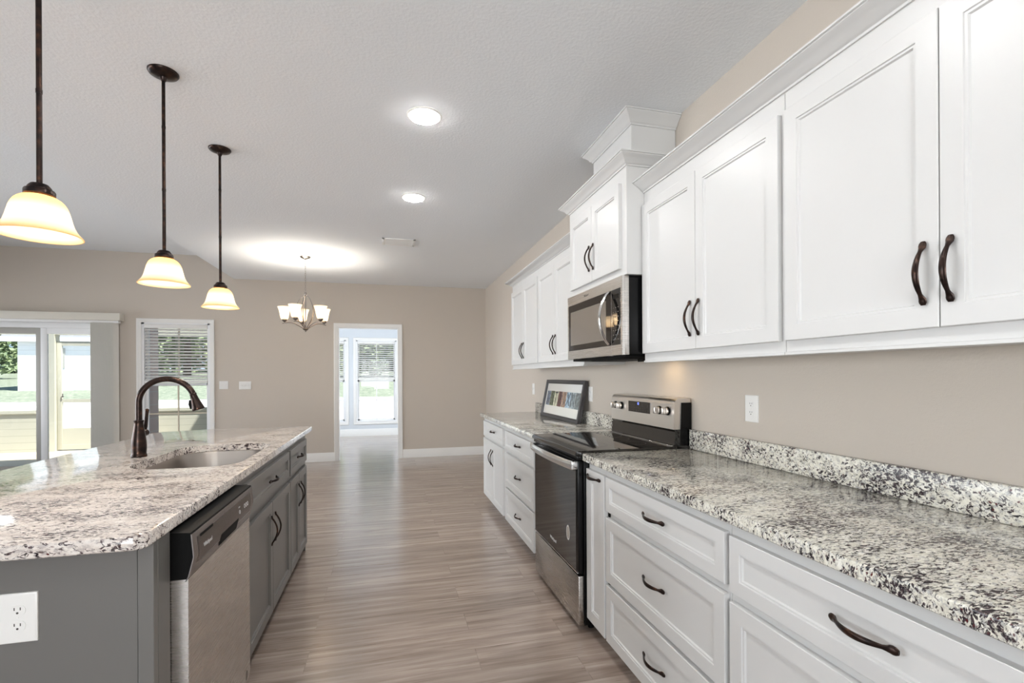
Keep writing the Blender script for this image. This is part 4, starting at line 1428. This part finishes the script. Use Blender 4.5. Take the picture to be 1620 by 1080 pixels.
sh = thing('shed', 'white outbuilding with a grey roof standing on the lawn beyond the porch', 'building', (-13.4, 25.8, 0.7))
obj('wall', MB().box(-15.13, -11.7, 25.0, 26.6, 0.55, 3.0), 'shedwall', sh)
obj('roof', MB().prism([(24.85, 2.93), (24.85, 3.05), (25.8, 3.85), (27.0, 3.05), (27.0, 2.93), (25.8, 3.70)], 'x', -15.65, -11.4), 'roof', sh)
obj('fascia', MB().box(-15.65, -11.4, 24.81, 24.85, 2.86, 3.06), 'vinyl', sh)
obj('window', MB().box(-13.65, -13.45, 24.97, 25.02, 1.75, 2.6), 'grey_alum', sh)


def leaf_crown(cx, cy, cz, rx, ry, rz, n, size, seed, nb=14, spread=(.35, .6), fx=.6):
    rnd = random.Random(seed)
    mb = MB()
    bm = mb.bm
    blobs = [(cx + rx * rnd.uniform(-fx, fx), cy + ry * rnd.uniform(-.6, .6), cz + rz * rnd.uniform(-.65, .65), rnd.uniform(*spread)) for _ in range(nb)]
    for _ in range(n):
        bx, by, bz, br = rnd.choice(blobs)
        while True:
            p = Vector((rnd.uniform(-1, 1), rnd.uniform(-1, 1), rnd.uniform(-1, 1)))
            if p.length <= 1:
                break
        c = Vector((bx + p.x * min(rx, rz * 1.6) * br, by + p.y * ry * br, bz + p.z * rz * br))
        u = Vector((rnd.gauss(0, 1), rnd.gauss(0, 1), rnd.gauss(0, .6))).normalized()
        v = u.orthogonal().normalized()
        s = size * rnd.uniform(.6, 1.3)
        q = [c - u * s, c + v * s * .45, c + u * s, c - v * s * .45]
        bm.faces.new([bm.verts.new(w) for w in q])
    return mb


def tree(x, y, z, h, r, m, label, seed, group=None):
    t = thing('tree', label, 'tree', (x, y, z), group)
    tk = MB()
    tk.tube([(x, y, z - 0.1), (x + 0.05, y, z + h * 0.25), (x - 0.04, y + 0.05, z + h * 0.5), (x + 0.03, y, z + h * 0.8)], [h * .032, h * .025, h * .018, h * .006], 10)
    rnd = random.Random(seed + 50)
    for i in range(7):
        a = rnd.uniform(0, 2 * PI)
        zz = z + h * rnd.uniform(.3, .6)
        tk.tube([(x, y, zz), (x + r * .35 * math.cos(a), y + r * .35 * math.sin(a), zz + h * .09), (x + r * .75 * math.cos(a), y + r * .75 * math.sin(a), zz + h * .2)], [h * .011, h * .007, h * .003], 6)
    obj('trunk', tk, 'bark', t)
    obj('foliage', leaf_crown(x, y, z + h * .47, r, r, h * .47, 4200, 0.19, seed), m, t)


TG = 'trees along the back of the lawn'
tree(-22.4, 33.0, 1.2, 8.5, 2.2, 'leafa', 'broad dark tree seen past the left corner of the white outbuilding', 1, TG)
tree(-17.6, 36.5, 1.3, 7.0, 2.2, 'leafb', 'light green tree behind the outbuilding roof seen through the patio door', 2, TG)
tree(-26.9, 35.0, 1.3, 9.0, 2.1, 'leafb', 'tall tree beyond the lawn at the far left of the patio door glass', 3, TG)
tree(-13.6, 38.5, 1.2, 8.5, 1.7, 'leafa', 'dark tree seen through the left half of the slatted window behind the faucet', 4, TG)
tree(-10.0, 36.0, 1.25, 8.0, 1.8, 'leafb', 'light tree seen through the right half of the slatted window behind the faucet', 5, TG)
tree(-3.9, 32.5, 1.2, 7.6, 1.5, 'leafb', 'pale tree seen through the left window in the room beyond the doorway', 6, TG)
tree(-0.9, 34.0, 1.2, 8.0, 1.5, 'leafa', 'dark tree seen through the left half of the wide window beyond the doorway', 7, TG)
tree(2.3, 33.0, 1.2, 7.8, 1.6, 'leafb', 'light tree seen through the right half of the wide window beyond the doorway', 8, TG)
tree(-6.9, 38.5, 1.2, 8.4, 1.5, 'leafa', 'dark tree behind the lawn hidden by the wall between window and doorway', 9, TG)
tl = leaf_crown(-10, 47, 5.5, 32, 2.0, 7.0, 16000, 0.6, 77, 90, (.3, .5), 1.0)
t_ = tag(obj('treeline', tl, 'leafa'), 'dense band of woods closing the view behind the lawn', 'trees')
t_['kind'] = 'stuff'
